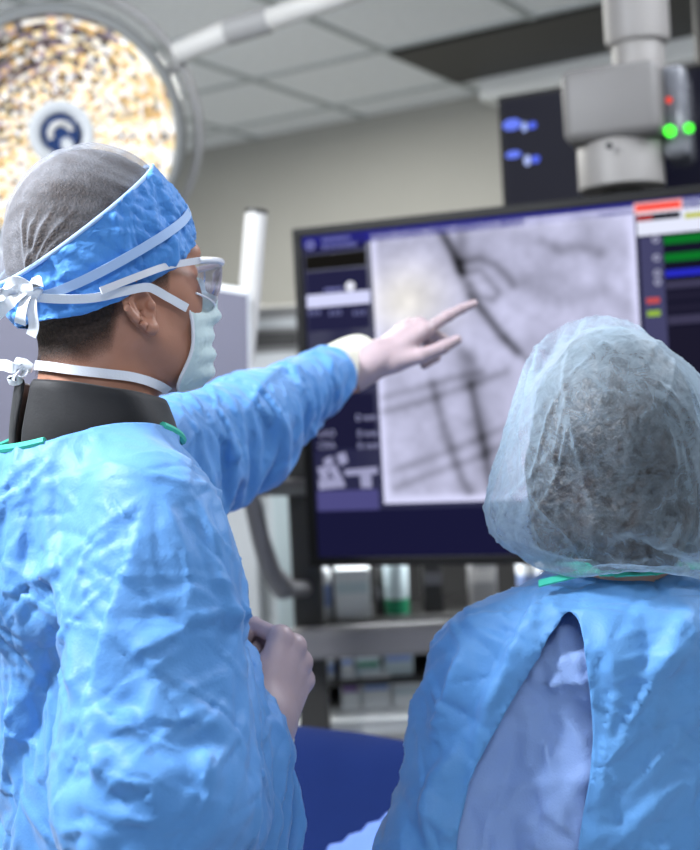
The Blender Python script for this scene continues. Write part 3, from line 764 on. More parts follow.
def carton(u0, u1, z, h, d, label, m, stripe=M_blue_l, dep=.12, name='supply_box', group=None):
    a, c = P(u0, 640, d)[0], P(u1, 640, d)[0]
    t = empty(name, ((a+c)/2, d+dep/2, z), label, 'box', group)
    b = MB(); b.box(((a+c)/2, d+dep/2, z+h/2), (c-a, dep, h), bev=.004); b.build('carton', m, t)
    b = MB(); b.box(((a+c)/2, d-.0006, z+h*.62), ((c-a)*.86, .002, h*.22)); b.build('printed_stripe', stripe, t)
z1 = zs[1] + .007; z0 = zs[0] + .007; zk = kz
bottle(322, 334, z1, .17, 3.55, 'slim white bottle at the left end of the upper shelf', capm=M_pw)
carton(337, 373, z1, .135, 3.52, 'white supply box on the upper shelf beside the slim bottle', M_pw, M_clear)
bottle(378, 386, z1, .15, 3.56, 'thin dark bottle between the white box and green-banded bottle', bodym=M_dgrey, capm=M_grey, band=(.3, .5, M_grey))
bottle(387, 411, z1, .19, 3.55, 'pale striped bottle with green band on the upper shelf', band=(.02, .24, M_teal), bodym=M_clear)
carton(426, 446, z1, .15, 3.55, 'dark grey box on the upper shelf right of the green-banded bottle', M_dgrey, M_grey)
carton(474, 500, z1, .15, 3.55, 'beige supply box on the upper shelf near the seated cap', M_lgrey, M_offw)
bottle(520, 545, z1, .17, 3.55, 'white bottle on the upper shelf behind the bouffant cap')
bottle(315.5, 333, z0, .078, 3.53, 'small white jar at the left end of the middle shelf', name='jar', capm=M_pw)
carton(339, 352, z0, .07, 3.52, 'white carton beside the small jar on the middle shelf', M_pw)
carton(354, 379, z0, .055, 3.52, 'white carton with a green front stripe on the middle shelf', M_clear, M_teal)
carton(383, 412, z0, .075, 3.52, 'frosted carton at the right of the middle shelf', M_clear, M_blue_l)
carton(338, 357, zk, .088, 3.51, 'white carton with purple stripe standing on the counter', M_pw, M_pur)
carton(359, 388, zk, .092, 3.51, 'white carton with lilac print in the middle of the counter row', M_pw, M_blue_l)
carton(390, 420, zk, .062, 3.51, 'low white carton at the right of the counter row', M_pw, M_clear)
bottle(424, 440, zk, .08, 3.53, 'small jar at the right end of the counter row', name='jar')

# ------------------------------------------------------------------ operating table and drapes
tx, ty, tz = .12, 2.10, .80
table = empty('operating_table', (tx+.15, ty, 0), 'operating table hidden under the dark blue drape', 'operating table')
RT = Matrix.Rotation(math.radians(-8), 3, 'Z')
b = MB(); b.box((tx+.15, ty, tz), (1.3, .52, .07), M=RT, bev=.02, seg=3); b.build('tabletop', M_black, table)
b = MB(); b.box((tx+.15, ty, .46), (.34, .26, .82), bev=.02); b.build('column', M_steel, table)
b = MB(); b.box((tx+.15, ty, .04), (.9, .46, .07), bev=.02); b.build('base', M_grey, table)
def drape(name, m, cx, cy, lx, ly, zt, drop, rot, seed, label, mound=None, amp=.012, n=70, part=None):
    """cloth lying over the table: flat top with soft mounds, folding down past the edges."""
    u = np.linspace(-1, 1, n); U, Vv = np.meshgrid(u, u)
    ex, ey = lx/2, ly/2; tot_x, tot_y = ex + drop, ey + drop
    xx, yy = U*tot_x, Vv*tot_y
    ox = np.maximum(np.abs(xx)-ex, 0); oy = np.maximum(np.abs(yy)-ey, 0); o_ = np.maximum(ox, oy)
    rr_ = np.hypot(ox, oy)
    x = np.sign(xx)*(np.minimum(np.abs(xx), ex) + .03*(1-np.exp(-ox/.03))); y = np.sign(yy)*(np.minimum(np.abs(yy), ey) + .03*(1-np.exp(-oy/.03)))
    z = -np.maximum(o_ - .02*(1-np.exp(-o_/.02)), 0)
    fold = np.sin((xx+yy*.4)*16 + seed)*.5 + np.sin((yy-xx*.5)*21 + seed*2)*.5
    k = np.clip(o_/.15, 0, 1)
    x += np.sign(xx)*k*fold*.025*(ox > oy); y += np.sign(yy)*k*fold*.025*(oy >= ox)
    wob = (vnoise(xx+3, yy+3, 6, seed)-.5)*2 + (vnoise(xx+3, yy+3, 14, seed+1)-.5)
    z += amp*wob*(1-k*.7)
    if mound:
        for (mx, my, sx, sy, h) in mound: z += h*np.exp(-((xx-mx)/sx)**2 - ((yy-my)/sy)**2)*(1-k)
    c, s = math.cos(rot), math.sin(rot)
    Vx = np.stack([cx + x*c - y*s, cy + x*s + y*c, zt + z], -1).reshape(-1, 3)
    ii = np.arange(n*n).reshape(n, n); Qd = np.stack([ii[:-1, :-1], ii[:-1, 1:], ii[1:, 1:], ii[1:, :-1]], -1).reshape(-1, 4)
    if part is not None: Qd = Qd[part(xx, yy).ravel()[Qd].all(1)]; used = np.unique(Qd); Qd = np.searchsorted(used, Qd); Vx = Vx[used]
    o = mesh_np(name, Vx, Qd, m); sb = o.modifiers.new('smooth', 'SUBSURF'); sb.levels = sb.render_levels = 1
    so = o.modifiers.new('thickness', 'SOLIDIFY'); so.thickness = .0015; so.offset = 1
    return o
M_drape = fabric('navy_drape', '#10265c', '#0d1f4e', rough=.85, sheen=0, spec=.15, crease=(7, .35, .004))
M_drape2 = fabric('light_blue_drape', '#5f80cf', '#6f8fd8', rough=.75, crease=(7, .4, .004))
o = drape('surgical_drape', M_drape, tx+.15, ty, 1.3, .52, tz+.038, .34, math.radians(-8), 4, '', mound=[(-.45, .02, .30, .17, .17), (.1, 0, .5, .17, .13)])
sheet = drape('light_blue_sheet', M_drape2, tx+.15, ty, 1.3, .52, tz+.044, .30, math.radians(-8), 4, '', mound=[(-.45, .02, .30, .17, .17), (.1, 0, .5, .17, .13)], part=lambda x, y: (y < -.06 - .45*(x+.05)*0) & (x > -.16 - .9*(y+.06)) if False else (y < -.04 + .6*(x+.10)) & (x > -.34))
sheet.parent = o; sheet['label'] = 'separate lighter blue sheet lying over the near edge'  # a sheet of its own over the drape, only parented to it
tag(o, 'dark blue surgical drape over the table between the two people', 'drape')
# ------------------------------------------------------------------ helpers for figures
def hit(f, u, v, d0=.8, d1=2.6):
    """first point of the implicit f met along the line of sight (u, v), else the surface point nearest to that line"""
    r = ray(u, v); L = np.linalg.norm(r); r = r/L; o = np.array([0, 0, HC]); t = d0*L; best = (9, None)
    for _ in range(200):
        p = o + r*t; d = float(f(p[None])[0])
        if d < best[0]: best = (d, p)
        if d < 2e-4: return p
        t += max(d*.7, 1e-4)
        if t > d1*L: break
    p = best[1]
    for _ in range(4): p = p - f(p[None])[0]*grad(f, p[None])[0]
    return p
def bnd_loops(Q):
    """ordered boundary loops of a quad mesh"""
    E = np.concatenate([Q[:, [0, 1]], Q[:, [1, 2]], Q[:, [2, 3]], Q[:, [3, 0]]])
    n = Q.max()+1; k = E[:, 0].astype(np.int64)*n + E[:, 1]; kr = E[:, 1].astype(np.int64)*n + E[:, 0]
    b = E[~np.isin(k, kr)]; nxt = {}
    for a, c in b: nxt.setdefault(int(a), []).append(int(c))
    loops = []
    while nxt:
        s = next(iter(nxt)); lp = [s]; cur = s
        while cur in nxt:
            c = nxt[cur].pop(); 
            if not nxt[cur]: del nxt[cur]
            if c == s: break
            lp.append(c); cur = c
        loops.append(lp)
    return sorted(loops, key=len, reverse=True)
def trim(V, Q, c, f=None, snap=True, grow=0.):
    """keep the side where c(p) > 0 and slide the new rim onto c = 0"""
    cv = c(V); keep = cv[Q].mean(1) > grow
    V2, Q2, u = prune(V, Q, keep)
    if snap:
        rim = np.unique(np.concatenate([np.array(l) for l in bnd_loops(Q2)])) if len(Q2) else []
        m = np.abs(c(V2[rim])) < .02; rim = rim[m]; ms_ = set(rim.tolist())
        W = V2[rim]
        for _ in range(3):
            g = np.array([[1, -1, -1], [-1, -1, 1], [-1, 1, -1], [1, 1, 1]], float); e = 4e-4
            G = sum(k*c(W + k*e)[:, None] for k in g)/(4*e)
            W = W - (c(W)/np.maximum((G*G).sum(1), 1e-6))[:, None]*G
            if f is not None: W = W - np.clip(f(W), -.01, .01)[:, None]*grad(f, W)
        V2[rim] = W
        for l in bnd_loops(Q2):
            if all(i in ms_ for i in l):
                V2[l] = smooth_loop(V2[l], 8)
            else:
                P_ = V2[l]; mk = np.array([i in ms_ for i in l])
                for _ in range(8): P_ = np.where(mk[:, None], .5*P_ + .25*(np.roll(P_, 1, 0) + np.roll(P_, -1, 0)), P_)
                V2[l] = P_
    return V2, Q2
def smooth_loop(pts, it=6):
    P_ = np.array(pts)
    for _ in range(it): P_ = .5*P_ + .25*(np.roll(P_, 1, 0) + np.roll(P_, -1, 0))
    return P_
def loop_tube(name, pts, r, m, parent, step=2, it=6):
    P_ = smooth_loop(pts, it)[::step]; P_ = np.concatenate([P_, P_[:1]])
    b = MB(); b.tube([Vector(p) for p in P_], r, 8, cap=False); return b.build(name, m, parent, smooth=True)
def add_sub(o, lv=1):
    s = o.modifiers.new('smooth', 'SUBSURF'); s.levels = s.render_levels = lv
    return o
def add_thick(o, t=.0012, off=1):
    s = o.modifiers.new('thickness', 'SOLIDIFY'); s.thickness = t; s.offset = off
    return o
def catmull(pts, n=8):
    P_ = [np.asarray(p, float) for p in pts]; P_ = [2*P_[0]-P_[1]] + P_ + [2*P_[-1]-P_[-2]]; out = []
    for i in range(1, len(P_)-2):
        for t in np.linspace(0, 1, n, endpoint=False):
            a, b, c, d = P_[i-1:i+3]
            out.append(.5*((2*b) + (-a+c)*t + (2*a-5*b+4*c-d)*t*t + (-a+3*b-3*c+d)*t**3))
    out.append(P_[-2]); return out

def surf_line(f, pts, off=.002, n=7):
    out = []
    for p in catmull(pts, n):
        for _ in range(3): p = p - (f(p[None])[0] - off)*grad(f, p[None])[0]
        out.append(p)
    return out
# ------------------------------------------------------------------ hands
def hand_fn(W0, x, z, left, fingers, thumb, s=1.0):
    """Implicit hand. W0 wrist, x towards the fingers, z out of the back of the hand.
    fingers: four (spread, curl1, curl2, curl3) in degrees; thumb: three points in hand space."""
    x = nrm(x); z = nrm(np.asarray(z, float) - x*np.dot(z, x)); y = np.cross(x, z) if left else np.cross(z, x)   # y: thumb side
    R = np.stack([x, y, z], 1)
    mcp = np.array([[.094, .027, .0], [.097, .006, .004], [.091, -.015, .002], [.081, -.034, -.003]])*s
    ln = np.array([[.046, .028, .024], [.051, .032, .025], [.047, .030, .025], [.037, .022, .021]])*s
    rad = np.array([[.0098, .0088, .0078, .0066], [.0100, .0090, .0080, .0067], [.0095, .0085, .0076, .0064], [.0084, .0076, .0068, .0058]])*s
    ch = []
    for i in range(4):
        sp, *cu = fingers[i]; a = 0; p = mcp[i].copy(); pts = [p.copy()]
        sd = math.radians(sp)
        for j in range(3):
            a += math.radians(cu[j])
            d = np.array([math.cos(a)*math.cos(sd), math.sin(sd)*math.cos(a), -math.sin(a)])
            p = p + d*ln[i][j]; pts.append(p.copy())
        ch.append(pts)
    th = [np.array(t)*s for t in thumb]
    wr = np.array([0, 0, 0.])
    cen = W0 + R @ np.array([.09*s, 0, -.02*s]); RAD = .145*s
    def f(p):
        out = np.linalg.norm(p - cen, axis=1) - RAD
        near = out < .05
        if not near.any(): return np.maximum(out, .04)
        q = (p[near] - W0) @ R
        d = ell(q, wr, (.045*s, .030*s, .022*s))
        d = smin(d, cap(q, (-.05*s, 0, 0), (.01*s, 0, 0), .026*s, .027*s), .02*s)
        for i in range(4):
            d = smin(d, cap(q, (.012*s, mcp[i][1]*.62, -.002*s), mcp[i], .0165*s, .0122*s), .012*s)
        d = smin(d, ell(q, (.035*s, .020*s, -.014*s), (.036*s, .020*s, .017*s)), .012*s)       # thumb base
        d = smin(d, ell(q, (.040*s, -.024*s, -.012*s), (.042*s, .015*s, .015*s)), .012*s)
        for i in range(4):
            pts = ch[i]; e = None
            for j in range(3):
                k = cap(q, pts[j], pts[j+1], rad[i][j], rad[i][j+1])
                e = k if e is None else smin(e, k, .003*s)
            e = smin(e, sph(q, pts[1], rad[i][1]*1.06), .003*s)
            d = smin(d, e, .005*s)
            d = smin(d, sph(q, mcp[i] + np.array([0, 0, .002*s]), .0118*s), .006*s)          # knuckle
        e = smin(cap(q, th[0], th[1], .0145*s, .0115*s), cap(q, th[1], th[2], .0115*s, .0105*s), .006*s)
        e = smin(e, cap(q, th[2], th[3], .0108*s, .0078*s), .004*s)
        d = smin(d, e, .010*s)
        res = np.maximum(out, .04); res[near] = d
        return res
    f.R = R; f.c = cen; f.W0 = W0
    return f

# ------------------------------------------------------------------ fold sculpting
def subdivide(V, Q):
    """one Catmull-Clark-like split: every quad into four, then a light smoothing"""
    n = len(V); E = np.concatenate([Q[:, [0, 1]], Q[:, [1, 2]], Q[:, [2, 3]], Q[:, [3, 0]]]); Es = np.sort(E, 1)
    U, inv = np.unique(Es, axis=0, return_inverse=True); inv = inv.reshape(4, -1).T; m = len(U)
    W = np.concatenate([V, (V[U[:, 0]] + V[U[:, 1]])/2, V[Q].mean(1)])
    e = inv + n; c = np.arange(len(Q)) + n + m
    Q2 = np.concatenate([np.stack([Q[:, i], e[:, i], c, e[:, (i-1) % 4]], 1) for i in range(4)])
    E2 = edges_of(Q2); N = len(W); cnt = np.bincount(E2.ravel(), minlength=N)
    bn = np.zeros(N, bool)
    for l in bnd_loops(Q2): bn[l] = True
    S = np.stack([np.bincount(E2[:, 0], W[E2[:, 1], a], N) + np.bincount(E2[:, 1], W[E2[:, 0], a], N) for a in range(3)], 1)/cnt[:, None]
    W = np.where(bn[:, None], W, .5*W + .5*S)
    return W, Q2
def vnormals(V, Q):
    n = np.cross(V[Q[:, 2]] - V[Q[:, 0]], V[Q[:, 3]] - V[Q[:, 1]]); N = np.zeros_like(V)
    for j in range(4):
        for a in range(3): N[:, a] += np.bincount(Q[:, j], n[:, a], len(V))
    return N/np.maximum(np.linalg.norm(N, axis=1, keepdims=True), 1e-12)
def sculpt(V, Q, strokes):
    """strokes: (points, height, width_a, width_b): a crisp fold along points, wide on one side and steep on the other"""
    N = vnormals(V, Q); H = np.zeros(len(V))
    for pts, h, wa, wb in strokes:
        pts = np.array(pts); lo = pts.min(0) - max(wa, wb); hi = pts.max(0) + max(wa, wb)
        k = np.nonzero(((V > lo) & (V < hi)).all(1))[0]
        if not len(k): continue
        v = V[k]; best = np.full(len(k), 9.); sg = np.zeros(len(k)); tt = np.zeros(len(k)); n = len(pts)-1; okn = np.zeros(len(k), bool)
        for i in range(n):
            a, b = pts[i], pts[i+1]; ba = b-a; t = np.clip(((v-a) @ ba)/(ba @ ba), 0, 1); off = v - a - t[:, None]*ba
            d = np.linalg.norm(off, axis=1); m = d < best
            best[m] = d[m]; tt[m] = (i + t[m])/n; sg[m] = np.sign((np.cross(ba, off[m])*N[k][m]).sum(1))
        w = np.where(sg > 0, wa, wb); x = np.clip(1 - best/w, 0, 1)
        prof = x*x*(1.6 - .6*x)
        tap = np.clip(np.minimum(tt, 1-tt)*3.2, 0, 1)
        H[k] += h*prof*tap
    return V + N*H[:, None]
def random_creases(V, Q, n, seed, axes, ok, lk=1.):
    """straight pulled creases scattered over the cloth; near a limb they run slantwise across its axis"""
    r = np.random.default_rng(seed); N = vnormals(V, Q); idx = np.nonzero(ok(V))[0]; out = []
    from mathutils.bvhtree import BVHTree as BT
    bt = BT.FromPolygons([tuple(v) for v in V], [tuple(int(i) for i in q) for q in Q])
    for _ in range(n):
        i = idx[r.integers(len(idx))]; p, nn = V[i], N[i]
        t = r.normal(size=3) + np.array([0, 0, .7*r.choice([-1, 1])])
        for A, B in axes:
            ax = nrm(B-A); s = np.clip((p-A) @ ax, 0, np.linalg.norm(B-A))
            if np.linalg.norm(p - A - s*ax) < .11: t = np.cross(ax, nn) + ax*r.normal()*.8; break
        t = nrm(t - nn*np.dot(t, nn)); L = lk*r.uniform(.03, .10)*(1 + (r.random() < .25)); bend_ = np.cross(nn, t)*r.normal()*.15
        pts = []
        for u in np.linspace(-1, 1, 6):
            q = p + t*u*L*.5*1.6 + bend_*L*u*u; loc, *_ = bt.find_nearest(Vector(q)); pts.append(np.array(loc))
        h = r.choice([1, 1, -1])*r.uniform(.0015, .0042); w = r.uniform(.010, .026)
        out.append((pts, h, w, w*r.uniform(.25, .8)))
    return out
def thin_lines(V, Q, n, seed, axes, ok, h=(.0010, .0020), lk=1.7):
    """long fine pulled creases, only a few millimetres wide"""
    return [(p_, np.sign(h_)*(h[0] + (h[1]-h[0])*abs(h_)/.0042), .0085, .0050) for p_, h_, a_, b_ in random_creases(V, Q, n, seed, axes, ok, lk)]
# ------------------------------------------------------------------ heads
class Head:
    def __init__(s, O, yaw, pitch=0., scale=1.0):
        f = np.array([math.cos(yaw)*math.cos(pitch), math.sin(yaw)*math.cos(pitch), math.sin(pitch)])
        l = np.array([-math.sin(yaw), math.cos(yaw), 0]); u = np.cross(f, l)
        s.O = np.asarray(O, float); s.R = np.stack([f, l, u], 1); s.k = scale
    def loc(s, p): return (p - s.O) @ s.R / s.k
    def wld(s, q): return np.asarray(q, float)*s.k @ s.R.T + s.O
    def skull(s, q): return ell(q, (-.003, 0, .060), (.097, .079, .108))
    def neck_to(s): return s.wld((-.03, 0, -.07))
    def face(s, q, detail=True):
        d = s.skull(q)
        d = smin(d, ell(q, (.040, 0, -.012), (.058, .060, .082)), .03)
        for y in (-1, 1):
            d = smin(d, cap(q, (.004, y*.056, -.030), (.066, y*.022, -.078), .015, .016), .03)
            d = smin(d, ell(q, (.056, y*.042, .0), (.026, .024, .026)), .02)
        d = smin(d, sph(q, (.070, 0, -.074), .016), .02)
        d = smin(d, cap(q, (.086, -.034, .046), (.086, .034, .046), .013), .016)
        if detail:
            for y in (-1, 1):
                d = smax(d, -ell(q, (.104, y*.033, .026), (.022, .020, .014)), .008)
                d = smin(d, sph(q, (.080, y*.032, .026), .0125), .002)
            d = smin(d, cap(q, (.094, 0, .034), (.108, 0, -.010), .008, .010), .012)
            for y in (-1, 1): d = smin(d, sph(q, (.095, y*.013, -.014), .0095), .006)
            d = smin(d, cap(q, (.089, -.016, -.042), (.089, .016, -.042), .0065), .008)
            d = smin(d, cap(q, (.088, -.014, -.052), (.088, .014, -.052), .0065), .006)
        return d
    def ear(s, q):
        d = None
        for y in (-1, 1):
            # ear plane: e1 backwards-out, e2 up (leaning back)
            c = np.array([-.004, y*.079, -.004])
            n = nrm([.02, y*1.0, .08]); up = nrm(np.array([-.22, y*.05, 1.]) - n*np.dot([-.22, y*.05, 1.], n)); bk = np.cross(up, n)*(1 if y > 0 else -1)
            if bk[0] > 0: bk = -bk
            E = np.stack([bk, up, n], 1); w = (q - c) @ E
            e = ell(w, (.0, .002, -.001), (.0165, .028, .0055))
            e = smax(e, -ell(w, (-.003, -.001, .006), (.0105, .0175, .0085)), .002)
            hx = [(-.009, .020), (-.004, .029), (.008, .029), (.0165, .018), (.0165, .004), (.012, -.010), (.005, -.022)]
            for a, b in zip(hx, hx[1:]): e = smin(e, cap(w, (a[0], a[1], .0055), (b[0], b[1], .0055), .0034), .0030)
            ah = [(.000, .019), (.008, .012), (.009, -.002), (.003, -.012)]
            for a, b in zip(ah, ah[1:]): e = smin(e, cap(w, (a[0], a[1], .0035), (b[0], b[1], .0035), .0024), .002)
            e = smin(e, sph(w, (-.002, -.025, .001), .0075), .006)
            e = smin(e, sph(w, (-.0115, -.003, .002), .0045), .005)
            d = e if d is None else np.minimum(d, e)
        return d
    def f(s, p, detail=True):
        q = s.loc(p); out = np.linalg.norm(q - np.array([.01, 0, .02]), axis=1) - .17
        near = out < .05; res = np.maximum(out, .04)*s.k
        if near.any():
            qq = q[near]; d = s.face(qq, detail)
            d = smin(d, s.ear(qq), .006)
            res[near] = d*s.k
        return res
def near_only(fn, c, r):
    c = np.asarray(c, float)
    def g(p):
        out = np.linalg.norm(p - c, axis=1) - r; n = out < .04; res = np.maximum(out, .03)
        if n.any(): res[n] = fn(p[n])
        return res
    return g

def limbs(p, chain, k=.03):
    d = None
    for a, b, ra, rb in chain:
        e = cap(p, a, b, ra, rb); d = e if d is None else smin(d, e, k)
    return d
def legs_fn(C0, fdir, ldir, zh):
    """pelvis centre above C0 (xy) at height zh, legs down to the floor with shoes"""
    C0 = np.array([C0[0], C0[1], 0.]); Z = np.array([0, 0, 1.])
    def f(p):
        d = ell(p, C0 + Z*zh, (.13, .13, .13))
        for sgn in (-1, 1):
            h = C0 + Z*(zh-.02) + ldir*sgn*.085; k = C0 + Z*.48 + ldir*sgn*.10 + fdir*.02; a = C0 + Z*.085 + ldir*sgn*.11 - fdir*.01
            d = smin(d, cap(p, h, k, .082, .055), .04); d = smin(d, cap(p, k, a, .055, .038), .02)
            d = smin(d, cap(p, a - Z*.045 - fdir*.02, a - Z*.052 + fdir*.15, .038, .032), .02)
        return d
    return f

# ================================================================== MAN
YH = math.radians(34); HM = Head(P(111, 310, 1.30), YH, math.radians(8), .935)
at_ = math.radians(36); fB = np.array([math.cos(at_), math.sin(at_), 0]); lB = np.array([-math.sin(at_), math.cos(at_), 0]); ZZ = np.array([0, 0, 1.])
Nb = P(88, 432, 1.285)
Sr, Er, Wr = P(150, 512, 1.165), P(152, 726, 1.10), P(252, 738, 1.33)
Sl, El, Wl = P(105, 462, 1.45), P(252, 414, 1.69), P(333, 371, 1.91)
hx = nrm(P(472, 279, 1.965) - P(376, 352, 1.935))
handL = hand_fn(P(374, 361, 1.935), nrm(hx + np.array([0, .10, 0])), (-.38, -.42, .80), True,
                [(0, 4, 6, 4), (-2, 62, 82, 40), (-4, 70, 86, 45), (-8, 74, 86, 45)],
                [(.024, .030, -.012), (.058, .050, -.020), (.092, .060, -.026), (.120, .062, -.030)], .92)
handR = hand_fn(P(265, 728, 1.335), (.24, .50, .55), (.80, -.55, .05), False,
                [(0, 66, 92, 50), (0, 72, 95, 50), (0, 76, 95, 52), (-3, 80, 92, 52)],
                [(.022, .028, -.014), (.055, .046, -.030), (.085, .042, -.046), (.104, .022, -.055)], 1.0)
legM = legs_fn(Nb + fB*.03, fB, lB, .93)
chestM = Nb + ZZ*-.22 + fB*.035; RB3 = np.stack([fB, lB, ZZ], 1)
neckA, neckB = HM.wld((-.022, 0, -.045)), Nb + ZZ*-.04
def torsoM(p, g=0.):
    d = ell(p, chestM, (.088+g, .135+g, .235+g), RB3)
    d = smin(d, ell(p, Nb + ZZ*-.46 + fB*.035, (.085+g, .130+g, .22+g), RB3), .06)
    d = smin(d, cap(p, Nb + ZZ*-.075, Sr + ZZ*-.02, .055+g*.6, .048+g*.6), .05)
    d = smin(d, cap(p, Nb + ZZ*-.075, Sl + ZZ*-.02, .055+g*.6, .048+g*.6), .05)
    return d
def armsM(p, k=.03): 
    return smin(limbs(p, [(Sr, Er, .048, .042), (Er, Wr, .043, .029)], k), limbs(p, [(Sl, El, .048, .042), (El, Wl, .043, .029)], k), k)
def bodyM_core(p):
    d = smin(torsoM(p), armsM(p), .04)
    return smin(d, cap(p, neckA, neckB, .056, .064), .03)
def bodyM(p):
    d = bodyM_core(p)
    d = smin(d, legM(p), .05)
    d = smin(d, HM.f(p), .02)
    d = smin(d, handL(p) + .0022, .015); d = smin(d, handR(p) + .0022, .015)
    return d
M_skin = mat('skin', '#b27f68', .5, sss=.12, bump=(420, .25, .0006), var=(14, .10))
V, Q = surf(bodyM, (-.75, .75, -.01), (.25, 2.2, 1.90), .0065)
man = mesh_np('person', V, Q, M_skin)
earc = HM.wld((-.004, -.08, -.004)); hc_ = HM.wld((.01, 0, .0))
refine(man, bodyM, lambda C: (np.linalg.norm(C - hc_, axis=1) < .17), 1)
refine(man, bodyM, lambda C: (np.linalg.norm(C - earc, axis=1) < .045), 1)
tag(man, 'person in blue gown and blue tie-back cap pointing at the monitor', 'person')
# hair: short crop over the skull
def hairline(q):
    """> 0 where hair grows"""
    x, z = q[:, 0], q[:, 2]
    base = np.interp(x, [-.11, -.07, -.035, -.018, .012, .020, .036, .046, .07, .095, .12], [-.060, -.058, -.045, -.006, .040, .0, .004, .050, .075, .098, .11])
    return z - base
hairM = lambda p: near_only(lambda r: HM.skull(HM.loc(r)) - .0035, HM.wld((0, 0, .05)), .15)(p)
hairM2 = lambda p: smin(HM.face(HM.loc(p), False), cap(p, neckA, neckB, .056, .064), .02) - .003
V, Q = surf(hairM2, HM.wld((0, 0, .03)) - .17, HM.wld((0, 0, .03)) + .17, .0045)
V, Q = trim(V, Q, lambda p: hairline(HM.loc(p)), hairM2)
def hair_mat(name, c1, c2, sc=300):
    m = mat(name, c1, .6, var=(sc, .5), bump=(sc*1.3, .9, .003), spec=.35); return m
def fade(o, m, w):
    """hair thins out towards its edge: a per-point density read by the material"""
    a = o.data.attributes.new('hair_cover', 'FLOAT', 'POINT'); a.data.foreach_set('value', np.asarray(w, np.float32))
    nt = m.node_tree; N = nt.nodes; L = nt.links
    at_n = N.new('ShaderNodeAttribute'); at_n.attribute_name = 'hair_cover'
    nz = N.new('ShaderNodeTexNoise'); nz.inputs['Scale'].default_value = 700; tc = N.new('ShaderNodeTexCoord'); L.new(tc.outputs['Object'], nz.inputs['Vector'])
    mm = N.new('ShaderNodeMath'); mm.operation = 'MULTIPLY_ADD'; mm.inputs[1].default_value = .6; mm.inputs[2].default_value = -.30; L.new(nz.outputs['Fac'], mm.inputs[0])
    ad = N.new('ShaderNodeMath'); ad.use_clamp = True; L.new(mm.outputs[0], ad.inputs[0]); L.new(at_n.outputs['Fac'], ad.inputs[1])
    L.new(ad.outputs[0], N['Principled BSDF'].inputs['Alpha'])
M_hairM = hair_mat('short_hair', '#3a2d26', '#1c1614')
hr = mesh_np('hair', V, Q, M_hairM, man)
fade(hr, M_hairM, np.clip(hairline(HM.loc(V))/.030, 0, 1))
# ---------------- cap
M_cap = fabric('blue_cap_fabric', '#4288d8', '#5c9fe4', rough=.6, crease=(34., .6, .004), fine=(420, .4, .0008))
M_sheer = fabric('sheer_crown', '#a9adb6', '#8d9099', rough=.7, crease=(14., .5, .004), sheer=(.04, .50), fibre=45, fine=(300, .3, .0006))
M_pipe = mat('pale_blue_piping', '#a9c6ee', .6, bump=(300, .3, .0005))
M_tape = mat('white_tape', '#e8edf4', .6, bump=(500, .5, .0005))
def capM(p):
    q = HM.loc(p)
    d = ell(q, (-.001, 0, .062), (.103, .087, .113))
    d = smin(d, ell(q, (-.040, 0, .03), (.064, .076, .066)), .03)
    return d
pA, pB = HM.loc(hit(capM, 157, 160)[None])[0], HM.loc(hit(capM, 31, 268)[None])[0]
e0 = [HM.loc(hit(capM, *q)[None])[0] for q in ((40, 321), (82, 314), (124, 297), (168, 273), (196, 240))]
ex_, ez_ = np.array([q[0] for q in e0]), np.array([q[2] for q in e0]); oo = np.argsort(ex_)
rimz = lambda x: np.interp(x, np.concatenate([[-.2], ex_[oo], [.2]]), np.concatenate([[ez_[oo][0]-.004], ez_[oo], [ez_[oo][-1]+.045]]))
slope = (pA[2]-pB[2])/(pA[0]-pB[0])
bandc = lambda p: -(HM.loc(p)[:, 2] - (pB[2] + (HM.loc(p)[:, 0]-pB[0])*slope))*.75        # > 0 below the crown seam
V, Q = surf(capM, HM.wld((0, 0, .05)) - .16, HM.wld((0, 0, .05)) + .17, .0042)
V, Q = trim(V, Q, lambda p: HM.loc(p)[:, 2] - rimz(HM.loc(p)[:, 0]), capM)
Vc, Qc = trim(V, Q, lambda p: -bandc(p), capM)
Vb, Qb = trim(V, Q, bandc, capM)
r_ = np.random.default_rng(2)
def crinkle(V, f, amp, sc, seed):
    q = HM.loc(V); n = (vnoise(q[:, 0]+2+q[:, 1]*.6, q[:, 2]+2, sc, seed)-.5) + .6*(vnoise(q[:, 1]+3, q[:, 2]*1.3+q[:, 0]+2, sc*2.1, seed+3)-.5)
    return V + grad(f, V)*(amp*n)[:, None]
Vb_, Qb_ = subdivide(crinkle(Vb, capM, .005, 40, 5), Qb)
pk = [(p_, h_*.5, a_*.5, b_*.5) for p_, h_, a_, b_ in random_creases(Vb_, Qb_, 260, 77, [], lambda p: p[:, 2] > 0)]
capo = mesh_np('surgical_cap', sculpt(Vb_, Qb_, pk), Qb_, M_cap, man); add_thick(capo, .001); 
Vc_, Qc_ = subdivide(crinkle(Vc, capM, .004, 30, 9), Qc)
kn = hit(capM, 34, 288)
rays_ = [(surf_line(capM, [kn, hit(capM, *m1), hit(capM, *m2)], 0, 5), .0035, .006, .003) for m1, m2 in (((30, 240), (40, 205)), ((38, 240), (58, 200)), ((45, 245), (80, 205)), ((24, 235), (26, 205)), ((50, 250), (70, 235)), ((30, 260), (52, 225)))]
cro = mesh_np('cap_crown', sculpt(Vc_, Qc_, rays_), Qc_, M_sheer, capo)
seam = [l for l in bnd_loops(Qc)][0]
loop_tube('cap_piping', Vc[seam] + grad(capM, Vc[seam])*.001, .0022, M_pipe, capo, 2, 3)
